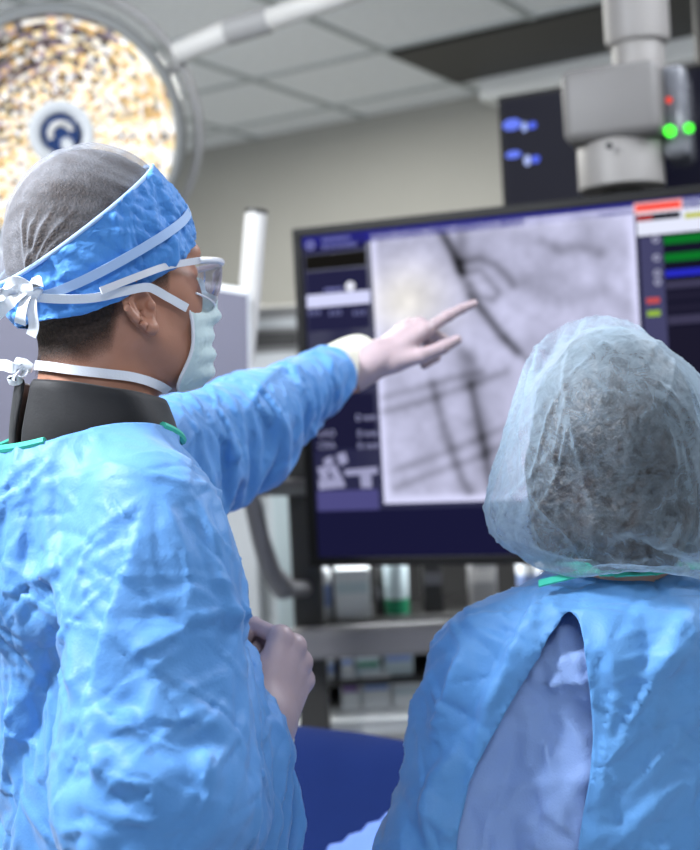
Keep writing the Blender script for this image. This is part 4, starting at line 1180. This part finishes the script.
# ribbon round the band: a slanting loop through seen points and their mirror
def mir(p): q = HM.loc(np.asarray(p)[None])[0]; return HM.wld((q[0], -q[1], q[2]))
def sides_of(f, pts):
    out = []
    for i, p in enumerate(pts):
        t = nrm(pts[min(i+1, len(pts)-1)] - pts[max(i-1, 0)]); g = grad(f, p[None])[0]; out.append(Vector(np.cross(t, g)))
    return out
def tape(name, f, pix, w, m, parent, mirror=False, off=.0025, th=.0007, extra=()):
    pts = [hit(f, *q) for q in pix]; pts = [p for p in pts if p is not None] + [np.asarray(e) for e in extra]
    ln_ = surf_line(f, pts, off)
    if mirror:
        m2_ = [mir(p) for p in ln_][::-1]
        front = [HM.wld((HM.loc(ln_[-1][None])[0][0]+.004, 0, HM.loc(ln_[-1][None])[0][2]+.002))] if False else []
        ln_ = ln_ + m2_
    b = MB(); b.ribbon([Vector(p) for p in ln_], w, sides_of(f, ln_), th); return b.build(name, m, parent, smooth=True)
tape('cap_ribbon', capM, [(38, 294), (52, 293), (90, 277), (140, 249), (180, 221), (197, 204)], .0045, M_pipe, capo, mirror=True, off=.0055)
# mask
M_mask = fabric('mask_fabric', '#e6f6f7', '#d6eef0', rough=.6, crease=(30, .5, .003), transl=.25)
def maskf(p):
    q = HM.loc(p)
    d = ell(q, (.030, 0, -.024), (.066, .066, .084))
    d = smin(d, cap(q, (.075, 0, .022), (.108, 0, -.016), .012, .013), .035)
    d = smin(d, sph(q, (.076, 0, -.072), .022), .035)
    return d - .0045
def maskc(p):
    q = HM.loc(p); x, z = q[:, 0], q[:, 2]
    edge = np.interp(z, [-.13, -.105, -.085, -.055, -.02, .006, .03], [.045, .040, .040, .058, .062, .046, .09])
    top = .036 - .42*np.abs(q[:, 1]) - z
    return np.minimum(np.minimum(x - edge, top), z + .098)
V, Q = surf(maskf, HM.wld((.05, 0, -.03)) - .14, HM.wld((.05, 0, -.03)) + .14, .004)
V, Q = trim(V, Q, maskc, maskf)
q = HM.loc(V); pleat = .0022*np.sin((q[:, 2]+.05)*2*PI/.020)*np.clip((q[:, 0]-.06)/.03, 0, 1)
V = V + grad(maskf, V)*pleat[:, None]
mask = mesh_np('face_mask', V, Q, M_mask, man); add_thick(mask, .0014, 1)
loop_tube('mask_binding', V[bnd_loops(Q)[0]], .0019, M_tape, mask, 2, 4)
allM = lambda p: np.minimum(np.minimum(HM.face(HM.loc(p), False), capM(p)), cap(p, neckA, neckB, .056, .064))
headneck = lambda p: smin(HM.face(HM.loc(p), False), cap(p, neckA, neckB, .056, .064), .02)
tape('mask_strap', lambda p: np.minimum(smin(HM.face(HM.loc(p), False), capM(p)+.001, .004), 9.), [(183, 307), (168, 299), (152, 289), (141, 286), (120, 290), (93, 296), (60, 297), (36, 295)], .0042, M_tape, mask, off=.008)
tape('mask_strap', headneck, [(166, 387), (150, 383), (128, 377), (103, 374), (70, 370), (40, 366), (31, 365)], .0046, M_tape, mask, off=.004)
# knots and loose tails at the back of the head
def knot(name, u, v, d, tails, parent, m=M_tape, r=.010):
    b = MB(); c = P(u, v, d); b.tube([c + np.array([-.008, 0, .004]), c, c + np.array([.008, 0, -.004])], [r*.55, r*.8, r*.55], 10); o = b.build(name, m, parent, smooth=True)
    for pts in tails:
        b = MB(); ln_ = [Vector(p) for p in catmull([P(*q) for q in pts], 6)]
        b.ribbon(ln_, .0055, [Vector((.75, -.3, .55 if abs(pts[-1][1]-pts[0][1]) < 20 else .1))]*len(ln_), .0005); b.build('ribbon_tail', m, o, smooth=True)
    return o
kd = hit(capM, 32, 291)[1] - .012
knot('tie_knot', 32, 291, kd, [((34, 290, kd), (38, 285, kd-.008), (36, 281, kd-.004), (29, 290, kd-.002)), ((30, 292, kd), (24, 303, kd-.006), (21, 316, kd-.008), (20, 324, kd-.004)), ((32, 294, kd), (32, 310, kd-.006), (34, 326, kd-.006), (31, 336, kd-.004)),
      ((28, 290, kd), (18, 298, kd-.004), (8, 304, kd), (-4, 316, kd+.01)), ((28, 290, kd), (16, 290, kd), (4, 295, kd), (-8, 300, kd+.01)), ((30, 289, kd), (18, 282, kd-.004), (6, 286, kd), (2, 298, kd+.01), (22, 294, kd))], capo)
knot('tie_knot', 24, 365, 1.24, [((24, 365, 1.24), (14, 368, 1.235), (4, 365, 1.24), (-8, 366, 1.25)), ((24, 366, 1.24), (16, 374, 1.235), (12, 380, 1.235), (22, 378, 1.235), (26, 368, 1.24))], mask, r=.008)
# glasses
M_clear_frame = mat('clear_white_frame', '#e3e6ee', .2, spec=.6)
M_lens = glass('clear_lens', '#f2f0fa', .06, .03)
gl_ = []
for a in np.linspace(-1, 1, 33):
    th_ = a*1.30; gl_.append((.050 + .082*math.cos(th_)**.9, .076*math.sin(th_), .036 - .004*math.cos(th_)))
top = [HM.wld(q) for q in gl_]; glf = lambda p: p
b = MB(); b.tube([Vector(p) for p in top], .0034, 10); glasses = b.build('safety_glasses', M_clear_frame, man, smooth=True)
Vl = []
for q in gl_:
    k = (q[0]-.050)/.082
    for j in range(7):
        t = j/6; drop = .048*(.55+.45*k); Vl.append(HM.wld((q[0] - .018*t*t*k, q[1]*(1 - .10*t*t), q[2] - drop*t)))
Ql = [(i*7+j, i*7+j+1, (i+1)*7+j+1, (i+1)*7+j) for i in range(32) for j in range(6)]
ln2 = mesh_np('lens', Vl, Ql, M_lens, glasses)
b = MB(); b.tube([Vector(Vl[i*7+6]) for i in range(33)], .0012, 8); b.build('lens_rim', M_clear_frame, glasses, smooth=True)
for sgn in (-1, 1):
    e = np.array(gl_[0 if sgn < 0 else -1]); tp = [HM.wld(e), HM.wld((.035, sgn*.080, .033)), HM.wld((.0, sgn*.0935, .027)), HM.wld((-.050, sgn*.0950, .016))]
    b = MB(); ln_ = [Vector(p) for p in catmull(tp, 6)]; b.ribbon(ln_, .0034, [Vector(HM.R[:, 2])]*len(ln_), .0012); b.build('temple', M_clear_frame, glasses, smooth=True)
# ---------------- gown
M_gown = fabric('blue_gown', '#4f8ed2', '#659fdb', rough=.55, crease=(12., .7, .010), fine=(420, .4, .0008), spec=.4, transl=.06)
M_bind = mat('teal_binding', '#3fc0a4', .6, bump=(400, .4, .0006))
M_knit = mat('cream_knit', '#dedccb', .8, bump=(300, .6, .0012))
def gownM(p):
    d = ell(p, Nb + ZZ*-.23 + fB*.015, (.112, .165, .250), RB3)
    d = smin(d, ell(p, Nb + ZZ*-.47 + fB*.005, (.108, .155, .25), RB3), .06)
    d = smin(d, cap(p, Nb + ZZ*-.62 - fB*.03, Nb + ZZ*-1.12 - fB*.02, .115, .20), .06)
    d = smin(d, ell(p, Nb + ZZ*-.080 + fB*-.02, (.130, .150, .075), RB3), .04)
    d = smin(d, cap(p, Nb + ZZ*-.080, Sr + ZZ*-.010, .080, .078), .05)
    d = smin(d, cap(p, Nb + ZZ*-.080, Sl + ZZ*-.010, .080, .082), .05)
    d = smin(d, limbs(p, [(Sr, Er, .074, .076)], .03), .018)
    a2 = sm(.03, cap(p, Er, Wr, .074, .040), cap(p, Er + ZZ*-.015, P(262, 800, 1.31), .062, .040), cap(p, P(215, 810, 1.22), P(262, 840, 1.31), .045, .036))
    d = smin(d, a2, .014)
    d = smin(d, limbs(p, [(Sl, El, .076, .056), (El, Wl, .054, .037)], .03), .035)
    return d
def S(f, pix, h, wa, wb): return (surf_line(f, [hit(f, *q) for q in pix], 0, 4), h, wa, wb)
MAN_AXES = [(Sr, Er), (Er, Wr), (Sl, El), (El, Wl)]
MAN_STROKES = [S(gownM, *a) for a in (
    (((150, 478), (120, 560), (90, 650), (78, 705)), .014, .045, .014),
    (((76, 690), (80, 735), (100, 770), (130, 798)), .014, .040, .012),
    (((112, 560), (150, 600), (205, 618)), .008, .030, .012),
    (((180, 480), (205, 520), (228, 575)), .007, .026, .010),
    (((90, 600), (130, 640), (160, 690)), .007, .026, .010),
    (((120, 660), (165, 640), (200, 622), (240, 612)), .010, .035, .014),
    (((95, 740), (140, 720), (190, 722), (240, 735)), .010, .030, .018),
    (((110, 775), (150, 800), (175, 850)), .014, .030, .014),
    (((215, 740), (195, 790), (160, 850)), .012, .026, .014),
    (((265, 715), (255, 765), (262, 830)), .012, .020, .012),
    (((285, 735), (298, 790), (290, 840)), .010, .020, .012),
    (((40, 440), (36, 520), (46, 590)), .006, .030, .010),
    (((0, 620), (30, 590), (60, 570)), .010, .030, .010),
    (((20, 660), (15, 740), (5, 800)), .010, .025, .012),
    (((145, 520), (150, 580), (160, 622)), .006, .030, .012),
    (((175, 520), (190, 570), (185, 612)), .007, .024, .012),
    (((212, 560), (226, 600), (238, 640)), .008, .022, .010),
    (((235, 590), (243, 640), (240, 690)), -.010, .022, .012),
    (((55, 630), (40, 700), (20, 760)), -.012, .030, .020),
    (((205, 395), (225, 430), (232, 470)), .010, .028, .012),
    (((240, 380), (262, 405), (275, 440)), .010, .028, .010),
    (((285, 362), (300, 385), (305, 425)), .009, .024, .010),
    (((262, 385), (275, 372), (290, 360)), .008, .018, .010),
    (((318, 350), (330, 372), (332, 405)), .008, .018, .010),
    (((180, 415), (205, 460), (215, 500)), -.008, .026, .014),
)]
dirL, dirR = nrm(Wl - El), nrm(Wr - Er)
sl2 = lambda p: (np.linalg.norm(p - Wl, axis=1), (p - Wl) @ dirL)
def gcut(p):
    rxy = np.hypot(p[:, 0]-Nb[0], p[:, 1]-Nb[1])
    c = np.where(p[:, 2] > Nb[2]-.14, rxy - .093, 1.)
    c = np.minimum(c, np.where(np.linalg.norm(p - Wl, axis=1) < .12, -((p - Wl) @ dirL) - .004, 1.))
    c = np.minimum(c, np.where(np.linalg.norm(p - Wr, axis=1) < .075, -((p - Wr) @ nrm(dirR + ZZ*.35)) - .002, 1.))
    c = np.minimum(c, p[:, 2] - .33)
    return c
V, Q = surf(gownM, (-.80, .72, .28), (.20, 2.05, 1.70), .0070)
V, Q = trim(V, Q, gcut, None)
def restM(mid, dr):
    f_ = np.full(len(mid), 1.015)
    for A, B, k, kc in ((Sr, Er, .06, .0), (Er, Wr, .08, .01), (Sl, El, .07, .01), (El, Wl, .10, .015)):
        ax = nrm(B - A); t = np.clip(((mid - A) @ ax)/np.linalg.norm(B-A), 0, 1); dd = np.linalg.norm(mid - A - t[:, None]*(B-A), axis=1)
        w = np.clip((.12 - dd)/.03, 0, 1); c = np.abs(dr @ ax)
        f_ = f_ + w*(k*c*c + kc)
    tor = np.clip((mid[:, 2] - .4)/.3, 0, 1)*.02
    h = np.sqrt(np.clip(1 - dr[:, 2]**2, 0, 1))
    return f_ + tor*.5 + .015*h*h*(mid[:, 2] < Nb[2]-.10)
rim = np.unique(np.concatenate([np.array(l) for l in bnd_loops(Q)])); pin = np.zeros(len(V), bool)
pin[rim] = V[rim][:, 2] > .4
coll = lambda p: np.minimum(bodyM_core(p), 9.) - .004
V2 = relax(V, Q, restM, pin, coll, steps=NSTEP, g=.00003, bend=.22, noise=.004)
Vs, Qs = subdivide(V2, Q)
Vs = sculpt(Vs, Qs, thin_lines(Vs, Qs, 220, 23, MAN_AXES, lambda p: p[:, 2] > 1.05) + MAN_STROKES + random_creases(Vs, Qs, 150, 21, MAN_AXES, lambda p: (p[:, 2] > 1.0)) + [(p_, h_*.8, a_*.45, b_*.40) for p_, h_, a_, b_ in random_creases(Vs, Qs, 380, 22, MAN_AXES, lambda p: (p[:, 2] > 1.0), .8)])
gown = mesh_np('surgical_gown', Vs, Qs, M_gown, man); add_thick(gown, .001)
for l in bnd_loops(Q):
    c_ = V[l].mean(0)
    if np.linalg.norm(c_[:2]-Nb[:2]) < .08 and c_[2] > 1.3: 
        pr = smooth_loop(V2[l], 3) + ZZ*.001; uu = CX + (pr[:, 0]*cR - (pr[:, 2]-HC)*sR)/pr[:, 1]*F; vis = (uu < 48) | (uu > 160) | (pr[:, 1] > Nb[1])
        k0 = int(np.nonzero(~vis)[0][0]); order_ = np.roll(np.arange(len(pr)), -k0); run = []
        for i in list(order_) + [order_[0]]:
            if vis[i]: run.append(Vector(pr[i]))
            else:
                if len(run) > 4:
                    b = MB(); b.tube(run, .0042, 8); b.build('neck_binding', M_bind, gown, smooth=True)
                run = []
for W0, dr, off, r0 in ((Wl, dirL, .03, .038), (Wr, dirR, .018, .037)):
    T = at(W0 - dr*.03, axis_frame(dr)); b = MB(); cl_ = .128 if W0 is Wl else .066
    b.lathe([(r0, 0), (r0, cl_*.7), (r0*.97, cl_*.9), (r0*.92, cl_), (r0*.84, cl_), (r0*.84, 0)], T, 36); b.build('cuff', M_knit, gown, smooth=True)
# thyroid collar
M_lead = fabric('black_lead_collar', '#101114', '#15161a', rough=.62, crease=(8, .4, .004), fine=(350, .3, .0005))
def ring(name, axis0, prof, m, parent, gap=0., gap_at=0., n=72, wob=.003, seed=3):
    V_, Q_ = [], []; k = len(prof)
    for i in range(n+1):
        a = gap_at + gap/2 + (2*PI - gap)*i/n
        for (r, z, lift) in prof:
            w = wob*math.sin(a*3+seed) + wob*.6*math.sin(a*7+z*60)
            V_.append(np.asarray(axis0) + np.array([(r+w)*math.cos(a), (r+w)*math.sin(a), z + lift*math.cos(a - math.radians(210))]))
    for i in range(n):
        for j in range(k-1): Q_.append((i*k+j, (i+1)*k+j, (i+1)*k+j+1, i*k+j+1))
    o = mesh_np(name, V_, Q_, m, parent); add_thick(o, .005, 1); add_sub(o); return o
colr = ring('thyroid_collar', Nb + np.array([.007, 0, 0]), [(.074, -.05, 0), (.079, -.025, 0), (.077, .0, .004), (.070, .022, .010), (.066, .040, .014)], M_lead, man, gap=.12, gap_at=math.radians(222))
# gloves
M_glove = mat('pale_latex', '#b09ca0', .45, sss=.05, bump=(120, .25, .0015), var=(30, .05))
for hf, tp in ((handL, 0), (handR, 1)):
    V, Q = surf(hf, hf.c - .16, hf.c + .16, .0026)
    V, Q = trim(V, Q, lambda p: (p - hf.W0) @ hf.R[:, 0] + .048, hf)
    g = mesh_np('glove', V, Q, M_glove, man)
# ================================================================== SECOND PERSON (seen from behind)
HWd = 1.38
HW = Head(P(614, 482, HWd), math.radians(97), math.radians(-3), .90)
fW = np.array([math.cos(math.radians(97)), math.sin(math.radians(97)), 0]); lW = np.array([-fW[1], fW[0], 0]); RW = np.stack([fW, lW, ZZ], 1)
Nw = P(618, 582, 1.385)
SlW, ElW, WlW = P(500, 672, 1.385), P(442, 872, 1.37), P(520, 930, 1.50)
SrW, ErW, WrW = P(742, 660, 1.385), P(800, 868, 1.37), P(740, 930, 1.50)
legW = legs_fn(Nw + fW*.02, fW, lW, .84)
nwA, nwB = HW.wld((-.022, 0, -.045)), Nw + ZZ*-.03
handWl = hand_fn(WlW, (.3, .9, .1), (-.7, .2, .7), True, [(0, 25, 30, 20)]*4, [(.024, .030, -.012), (.05, .05, -.02), (.08, .05, -.03), (.10, .04, -.035)], .92)
handWr = hand_fn(WrW, (-.3, .9, .1), (.7, .2, .7), False, [(0, 25, 30, 20)]*4, [(.024, .030, -.012), (.05, .05, -.02), (.08, .05, -.03), (.10, .04, -.035)], .92)
def bodyW_core(p):
    d = ell(p, Nw + ZZ*-.21 + fW*.03, (.105, .150, .23), RW)
    d = smin(d, ell(p, Nw + ZZ*-.44 + fW*.03, (.105, .145, .20), RW), .06)
    d = smin(d, cap(p, Nw + ZZ*-.06, SlW + ZZ*.0, .050, .050), .05); d = smin(d, cap(p, Nw + ZZ*-.06, SrW + ZZ*.0, .050, .050), .05)
    d = smin(d, limbs(p, [(SlW, ElW, .050, .040), (ElW, WlW, .040, .027)]), .03); d = smin(d, limbs(p, [(SrW, ErW, .050, .040), (ErW, WrW, .040, .027)]), .03)
    return smin(d, cap(p, nwA, nwB, .050, .056), .03)
def bodyW(p):
    d = smin(bodyW_core(p), legW(p), .05); d = smin(d, HW.f(p), .02)
    d = smin(d, handWl(p), .012); return smin(d, handWr(p), .012)
V, Q = surf(bodyW, (-.15, 1.0, -.01), (.75, 1.95, 1.80), .008)
woman = mesh_np('person', V, Q, M_skin2 if 'M_skin2' in globals() else mat('fair_skin', '#d9ab98', .5, sss=.12, bump=(300, .2, .0006), var=(14, .06)))
tag(woman, 'person seen from behind in a clear bouffant cap and blue gown open at the back', 'person')
hairW = lambda p: sm(.03, ell(HW.loc(p), (-.012, 0, .058), (.110, .092, .120)), ell(HW.loc(p), (-.056, .0, -.03), (.058, .070, .09)), ell(HW.loc(p), (-.085, .01, .055), (.035, .045, .045)), ell(HW.loc(p), (-.008, .078, -.02), (.040, .028, .080)), ell(HW.loc(p), (-.008, -.078, -.02), (.040, .028, .080)))
V, Q = surf(hairW, HW.wld((0, 0, .03)) - .18, HW.wld((0, 0, .03)) + .18, .006)
def hl(p):
    q = HW.loc(p); return q[:, 2] - np.interp(q[:, 0], [-.12, -.05, 0, .05, .09, .12], [-.098, -.096, -.08, -.02, .085, .1])
V, Q = trim(V, Q, hl, hairW)
nn = HW.loc(V); V = V + grad(hairW, V)*(.006*(vnoise(nn[:, 1]*1+3, nn[:, 2]*.35+nn[:, 0]*.3+3, 90, 4)-.5))[:, None]
mesh_np('hair', V, Q, mat('brown_hair', '#30251f', .45, var=(35, .6), bump=(90, .9, .006), spec=.5), woman)
# bouffant cap
capC = P(612, 412, HWd)
def capW(p):
    d = ell(p, capC, (.109, .124, .117))
    d = smin(d, ell(p, P(552, 470, 1.365), (.062, .085, .060)), .05)
    d = smin(d, ell(p, P(588, 522, 1.36), (.052, .070, .046)), .04)
    d = smin(d, ell(p, P(665, 490, 1.365), (.070, .095, .062)), .05)
    d = smin(d, ell(p, P(520, 484, 1.37), (.022, .035, .022)), .05)
    return d
V, Q = surf(capW, capC - .26, capC + .24, .0062)
V, Q = trim(V, Q, lambda p: np.where((p[:, 2] < P(0, 520, 1.4)[2]-.02) | (p[:, 1] > capC[1]+.05), np.hypot((p[:, 0]-Nw[0]+.015)/.075, (p[:, 1]-Nw[1]-.01)/.088) - 1, 1.)*.08, None, snap=False)
rimW = np.unique(np.concatenate([np.array(l) for l in bnd_loops(Q)])); pin = np.zeros(len(V), bool); pin[rimW] = True
collW = lambda p: np.minimum(hairW(p), HW.face(HW.loc(p), False)) - .002
V2 = relax(V, Q, lambda m, d: np.full(len(m), 1.02), pin, collW, steps=int(NSTEP*.55), g=.00004, bend=.10, noise=.006, seed=8)
M_bouf = fabric('bouffant_mesh', '#c4d9e8', '#b2cde0', rough=.55, crease=(9., .5, .006), sheer=(.05, .78), fibre=55, fine=(260, .3, .0008), transl=.45)
Vs, Qs = subdivide(V2, Q)
Vs = sculpt(Vs, Qs, [(p_, abs(h_)*.9, a_*.45, b_*.45) for p_, h_, a_, b_ in random_creases(Vs, Qs, 60, 5, [], lambda p: p[:, 2] > 0, 2.2)])
bouf = mesh_np('bouffant_cap', Vs, Qs, M_bouf, woman)
# gown: inner layer and outer flaps
M_inner = fabric('inner_gown', '#8eb0ea', '#a0bdf0', rough=.6, crease=(13., .55, .006), fine=(520, .6, .0010), transl=.1)
M_gown2 = fabric('blue_gown_outer', '#5798da', '#6fa9e2', rough=.55, crease=(11., .7, .010), fine=(420, .4, .0008), spec=.4, transl=.06)
def gownW(p, g=0.):
    d = ell(p, Nw + ZZ*-.215 + fW*.03, (.135+g, .180+g, .235+g), RW)
    d = smin(d, ell(p, Nw + ZZ*-.46 + fW*.03, (.15+g, .185+g, .25+g), RW), .07)
    d = smin(d, ell(p, Nw + ZZ*-.052 + fW*-.02, (.11+g, .14+g, .065+g), RW), .04)
    d = smin(d, cap(p, Nw + ZZ*-.62 + fW*.02, Nw + ZZ*-1.02 + fW*.02, .19+g, .23+g), .08)
    d = smin(d, cap(p, Nw + ZZ*-.072, SlW + ZZ*-.004, .064+g, .066+g), .05); d = smin(d, cap(p, Nw + ZZ*-.072, SrW + ZZ*-.004, .064+g, .066+g), .05)
    d = smin(d, limbs(p, [(SlW, ElW, .068+g, .070+g)], .03), .035); d = smin(d, limbs(p, [(SrW, ErW, .068+g, .070+g)], .03), .035)
    d = smin(d, limbs(p, [(ElW, WlW, .066+g, .038+g)], .03), .03); d = smin(d, limbs(p, [(ErW, WrW, .066+g, .038+g)], .03), .03)
    return d
gin = lambda p: gownW(p, -.016)
def backpt(u, v): return hit(lambda p: gownW(p, .002), u, v)
LE = [backpt(*q) for q in ((572, 604), (548, 638), (525, 672), (503, 703), (483, 733), (468, 768), (460, 804), (457, 846))]
RE = [backpt(*q) for q in ((577, 606), (586, 650), (591, 695), (588, 740), (582, 785), (575, 846))]
lz, lx = np.array([p[2] for p in LE])[::-1], np.array([p[0] for p in LE])[::-1]
rz, rx = np.array([p[2] for p in RE])[::-1], np.array([p[0] for p in RE])[::-1]
yb = Nw[1] - .03
def wcuts(p, wrists=True):
    c = np.where(p[:, 2] > Nw[2]-.10, np.hypot(p[:, 0]-Nw[0], p[:, 1]-Nw[1]) - .062, 1.)
    for W0, E0 in ((WlW, ElW), (WrW, ErW)): c = np.minimum(c, np.where(np.linalg.norm(p - W0, axis=1) < .09, -((p - W0) @ nrm(W0 - E0)) - .004, 1.))
    return np.minimum(c, p[:, 2] - .33)
def wedge(p):
    a = np.interp(p[:, 2], lz, lx) - p[:, 0]; b_ = p[:, 0] - np.interp(p[:, 2], rz, rx)
    w = np.maximum(a, b_)*.8
    return np.where((p[:, 1] < yb) & (p[:, 2] < LE[0][2]+.01), w, 1.)
V, Q = surf(gin, (-.15, 1.0, .28), (.78, 1.95, 1.62), .0105)
V, Q = trim(V, Q, wcuts, None)
lp = np.unique(np.concatenate([np.array(l) for l in bnd_loops(Q)])); pin = np.zeros(len(V), bool); pin[lp] = V[lp][:, 2] > .4
V2 = relax(V, Q, lambda m, d: 1.03 + .03*np.clip(1-d[:, 2]**2, 0, 1), pin, lambda p: bodyW_core(p) - .004, steps=int(NSTEP*.5), g=.00003, bend=.15, noise=.003, seed=5)
Vs, Qs = subdivide(V2, Q)
inner = mesh_np('inner_gown', sculpt(Vs, Qs, [(p_, h_*1.3, a_, b_) for p_, h_, a_, b_ in random_creases(Vs, Qs, 70, 6, [], lambda p: (p[:, 2] > 1.0) & (p[:, 1] < Nw[1]) & (p[:, 0] > np.interp(p[:, 2], lz, lx)) & (p[:, 0] < np.interp(p[:, 2], rz, rx)))]), Qs, M_inner, woman)
from mathutils.bvhtree import BVHTree
V, Q = surf(gownW, (-.15, 1.0, .28), (.80, 1.95, 1.62), .0078)
V, Q = trim(V, Q, lambda p: np.minimum(wcuts(p), wedge(p)), None)
lp = np.unique(np.concatenate([np.array(l) for l in bnd_loops(Q)])); pin = np.zeros(len(V), bool); pin[lp] = (V[lp][:, 2] > .4) & (wcuts(V[lp]) < .02)
def restW(mid, dr):
    f_ = np.full(len(mid), 1.015)
    for A, B, k, kc in ((SlW, ElW, .05, .0), (SrW, ErW, .05, .0), (ElW, WlW, .08, .01), (ErW, WrW, .08, .01)):
        ax = nrm(B - A); t = np.clip(((mid - A) @ ax)/np.linalg.norm(B-A), 0, 1); dd = np.linalg.norm(mid - A - t[:, None]*(B-A), axis=1)
        w = np.clip((.11 - dd)/.03, 0, 1); c = np.abs(dr @ ax); f_ = f_ + w*(k*c*c + kc)
    return f_ + .015*np.clip(1-dr[:, 2]**2, 0, 1)*(mid[:, 2] < Nw[2]-.08)
V3 = relax(V, Q, restW, pin, lambda p: gownW(p, -.008) - .003, steps=NSTEP, g=.00003, bend=.22, noise=.003, seed=6)
Vs, Qs = subdivide(V3, Q)
W_STROKES = [S(gownW, *a) for a in (
    (((560, 590), (520, 640), (490, 700), (470, 760)), .016, .045, .012),
    (((470, 640), (450, 690), (430, 740)), .014, .030, .012),
    (((440, 660), (415, 720), (400, 790)), .012, .024, .010),
    (((465, 740), (430, 790), (425, 850)), .016, .030, .012),
    (((420, 800), (440, 825), (465, 845)), .010, .022, .012),
    (((600, 610), (612, 680), (600, 760), (596, 850)), .008, .035, .012),
    (((690, 600), (660, 660), (620, 720), (595, 780)), .015, .035, .014),
    (((700, 680), (660, 740), (620, 790)), .014, .030, .012),
    (((690, 760), (650, 800), (610, 850)), .009, .026, .012),
    (((640, 600), (650, 650), (665, 700)), -.006, .030, .020),
)]
Vs = sculpt(Vs, Qs, thin_lines(Vs, Qs, 130, 35, [(SlW, ElW), (SrW, ErW)], lambda p: (p[:, 2] > 1.0) & (p[:, 1] < Nw[1]+.05)) + W_STROKES + [(p_, h_*.8, a_*.45, b_*.40) for p_, h_, a_, b_ in random_creases(Vs, Qs, 130, 33, [(SlW, ElW), (SrW, ErW)], lambda p: (p[:, 2] > 1.0) & (p[:, 1] < Nw[1]+.05), .8)] + random_creases(Vs, Qs, 120, 31, [(SlW, ElW), (SrW, ErW)], lambda p: (p[:, 2] > 1.0) & (p[:, 1] < Nw[1]+.05)))
outer = mesh_np('surgical_gown', Vs, Qs, M_gown2, woman); add_thick(outer, .0012)
# teal neck ties
outW = lambda p: np.minimum(gownW(p, .006), cap(p, nwA, nwB, .052, .060))
def tie(name, pix, w, f, m, parent, off=.004):
    pts = [hit(f, *q) for q in pix]; ln_ = surf_line(f, [p for p in pts if p is not None], off)
    b = MB(); b.ribbon([Vector(p) for p in ln_], w, sides_of(f, ln_), .0008); return b.build(name, m, parent, smooth=True)
tie('neck_tie', [(542, 592), (562, 587), (587, 581), (615, 577), (656, 575), (690, 575), (720, 577)], .0062, outW, M_bind, outer, .010)
tie('neck_tie', [(560, 572), (580, 575), (606, 576)], .0045, outW, M_bind, outer, .011)
# ------------------------------------------------------------------ camera, lights, world
cd_ = bpy.data.cameras.new('camera'); cam = bpy.data.objects.new('camera', cd_); COL.objects.link(cam)
Rc = Matrix(((cR, sR, 0), (0, 0, -1), (-sR, cR, 0)))
cam.matrix_world = Matrix.Translation((0, 0, HC)) @ Rc.to_4x4()
cd_.sensor_fit = 'VERTICAL'; cd_.sensor_height = 36; cd_.lens = F/850*36
cd_.clip_start = .05
cd_.dof.use_dof = True; cd_.dof.focus_distance = 1.23; cd_.dof.aperture_fstop = cd_.lens/1000/.0125
SC.camera = cam
def area(name, loc, to, size, power, col='#ffffff', sy=None):
    l = bpy.data.lights.new(name, 'AREA'); l.energy = power; l.color = lin(col); l.size = size
    if sy: l.shape = 'RECTANGLE'; l.size_y = sy
    o = bpy.data.objects.new(name, l); COL.objects.link(o); o.location = loc
    d = Vector(to) - Vector(loc); o.rotation_euler = d.to_track_quat('-Z', 'Y').to_euler(); return o
area('theatre_light', (-1.35, .95, ZC-.12), (0, 1.3, 1.2), .42, 98, '#f4f8ff')
area('ceiling_light', (1.3, 2.0, ZC-.05), (.6, 1.6, 0), 1.1, 45, '#f2f6ff', .6)
area('ceiling_light', (-.6, 4.6, ZC-.05), (-.6, 4.6, 0), 1.2, 70, '#fbfaf4', .6)
area('ceiling_light', (.2, -.9, ZC-.05), (.2, .6, 1.0), 1.1, 34, '#f2f6ff', .6)
area('added_shelf_fill', (.55, 3.56, 1.27), (.55, 3.5, .8), 1.2, 6.5, '#f4f8ff', .05)  # added fill below the shelf strip, brightens the supplies; no known lamp
wd = bpy.data.worlds.new('world'); SC.world = wd; wd.use_nodes = True
wd.node_tree.nodes['Background'].inputs[0].default_value = (*lin('#dfe8f2'), 1); wd.node_tree.nodes['Background'].inputs[1].default_value = .36
SC.view_settings.view_transform = 'Standard'; SC.view_settings.look = 'None'; SC.view_settings.exposure = 0; SC.view_settings.gamma = 1; SC.view_settings.use_curve_mapping = False
SC.cycles.use_denoising = True
SC.cycles.max_bounces = 8; SC.cycles.transparent_max_bounces = 16
SC.cycles.sample_clamp_indirect = 6
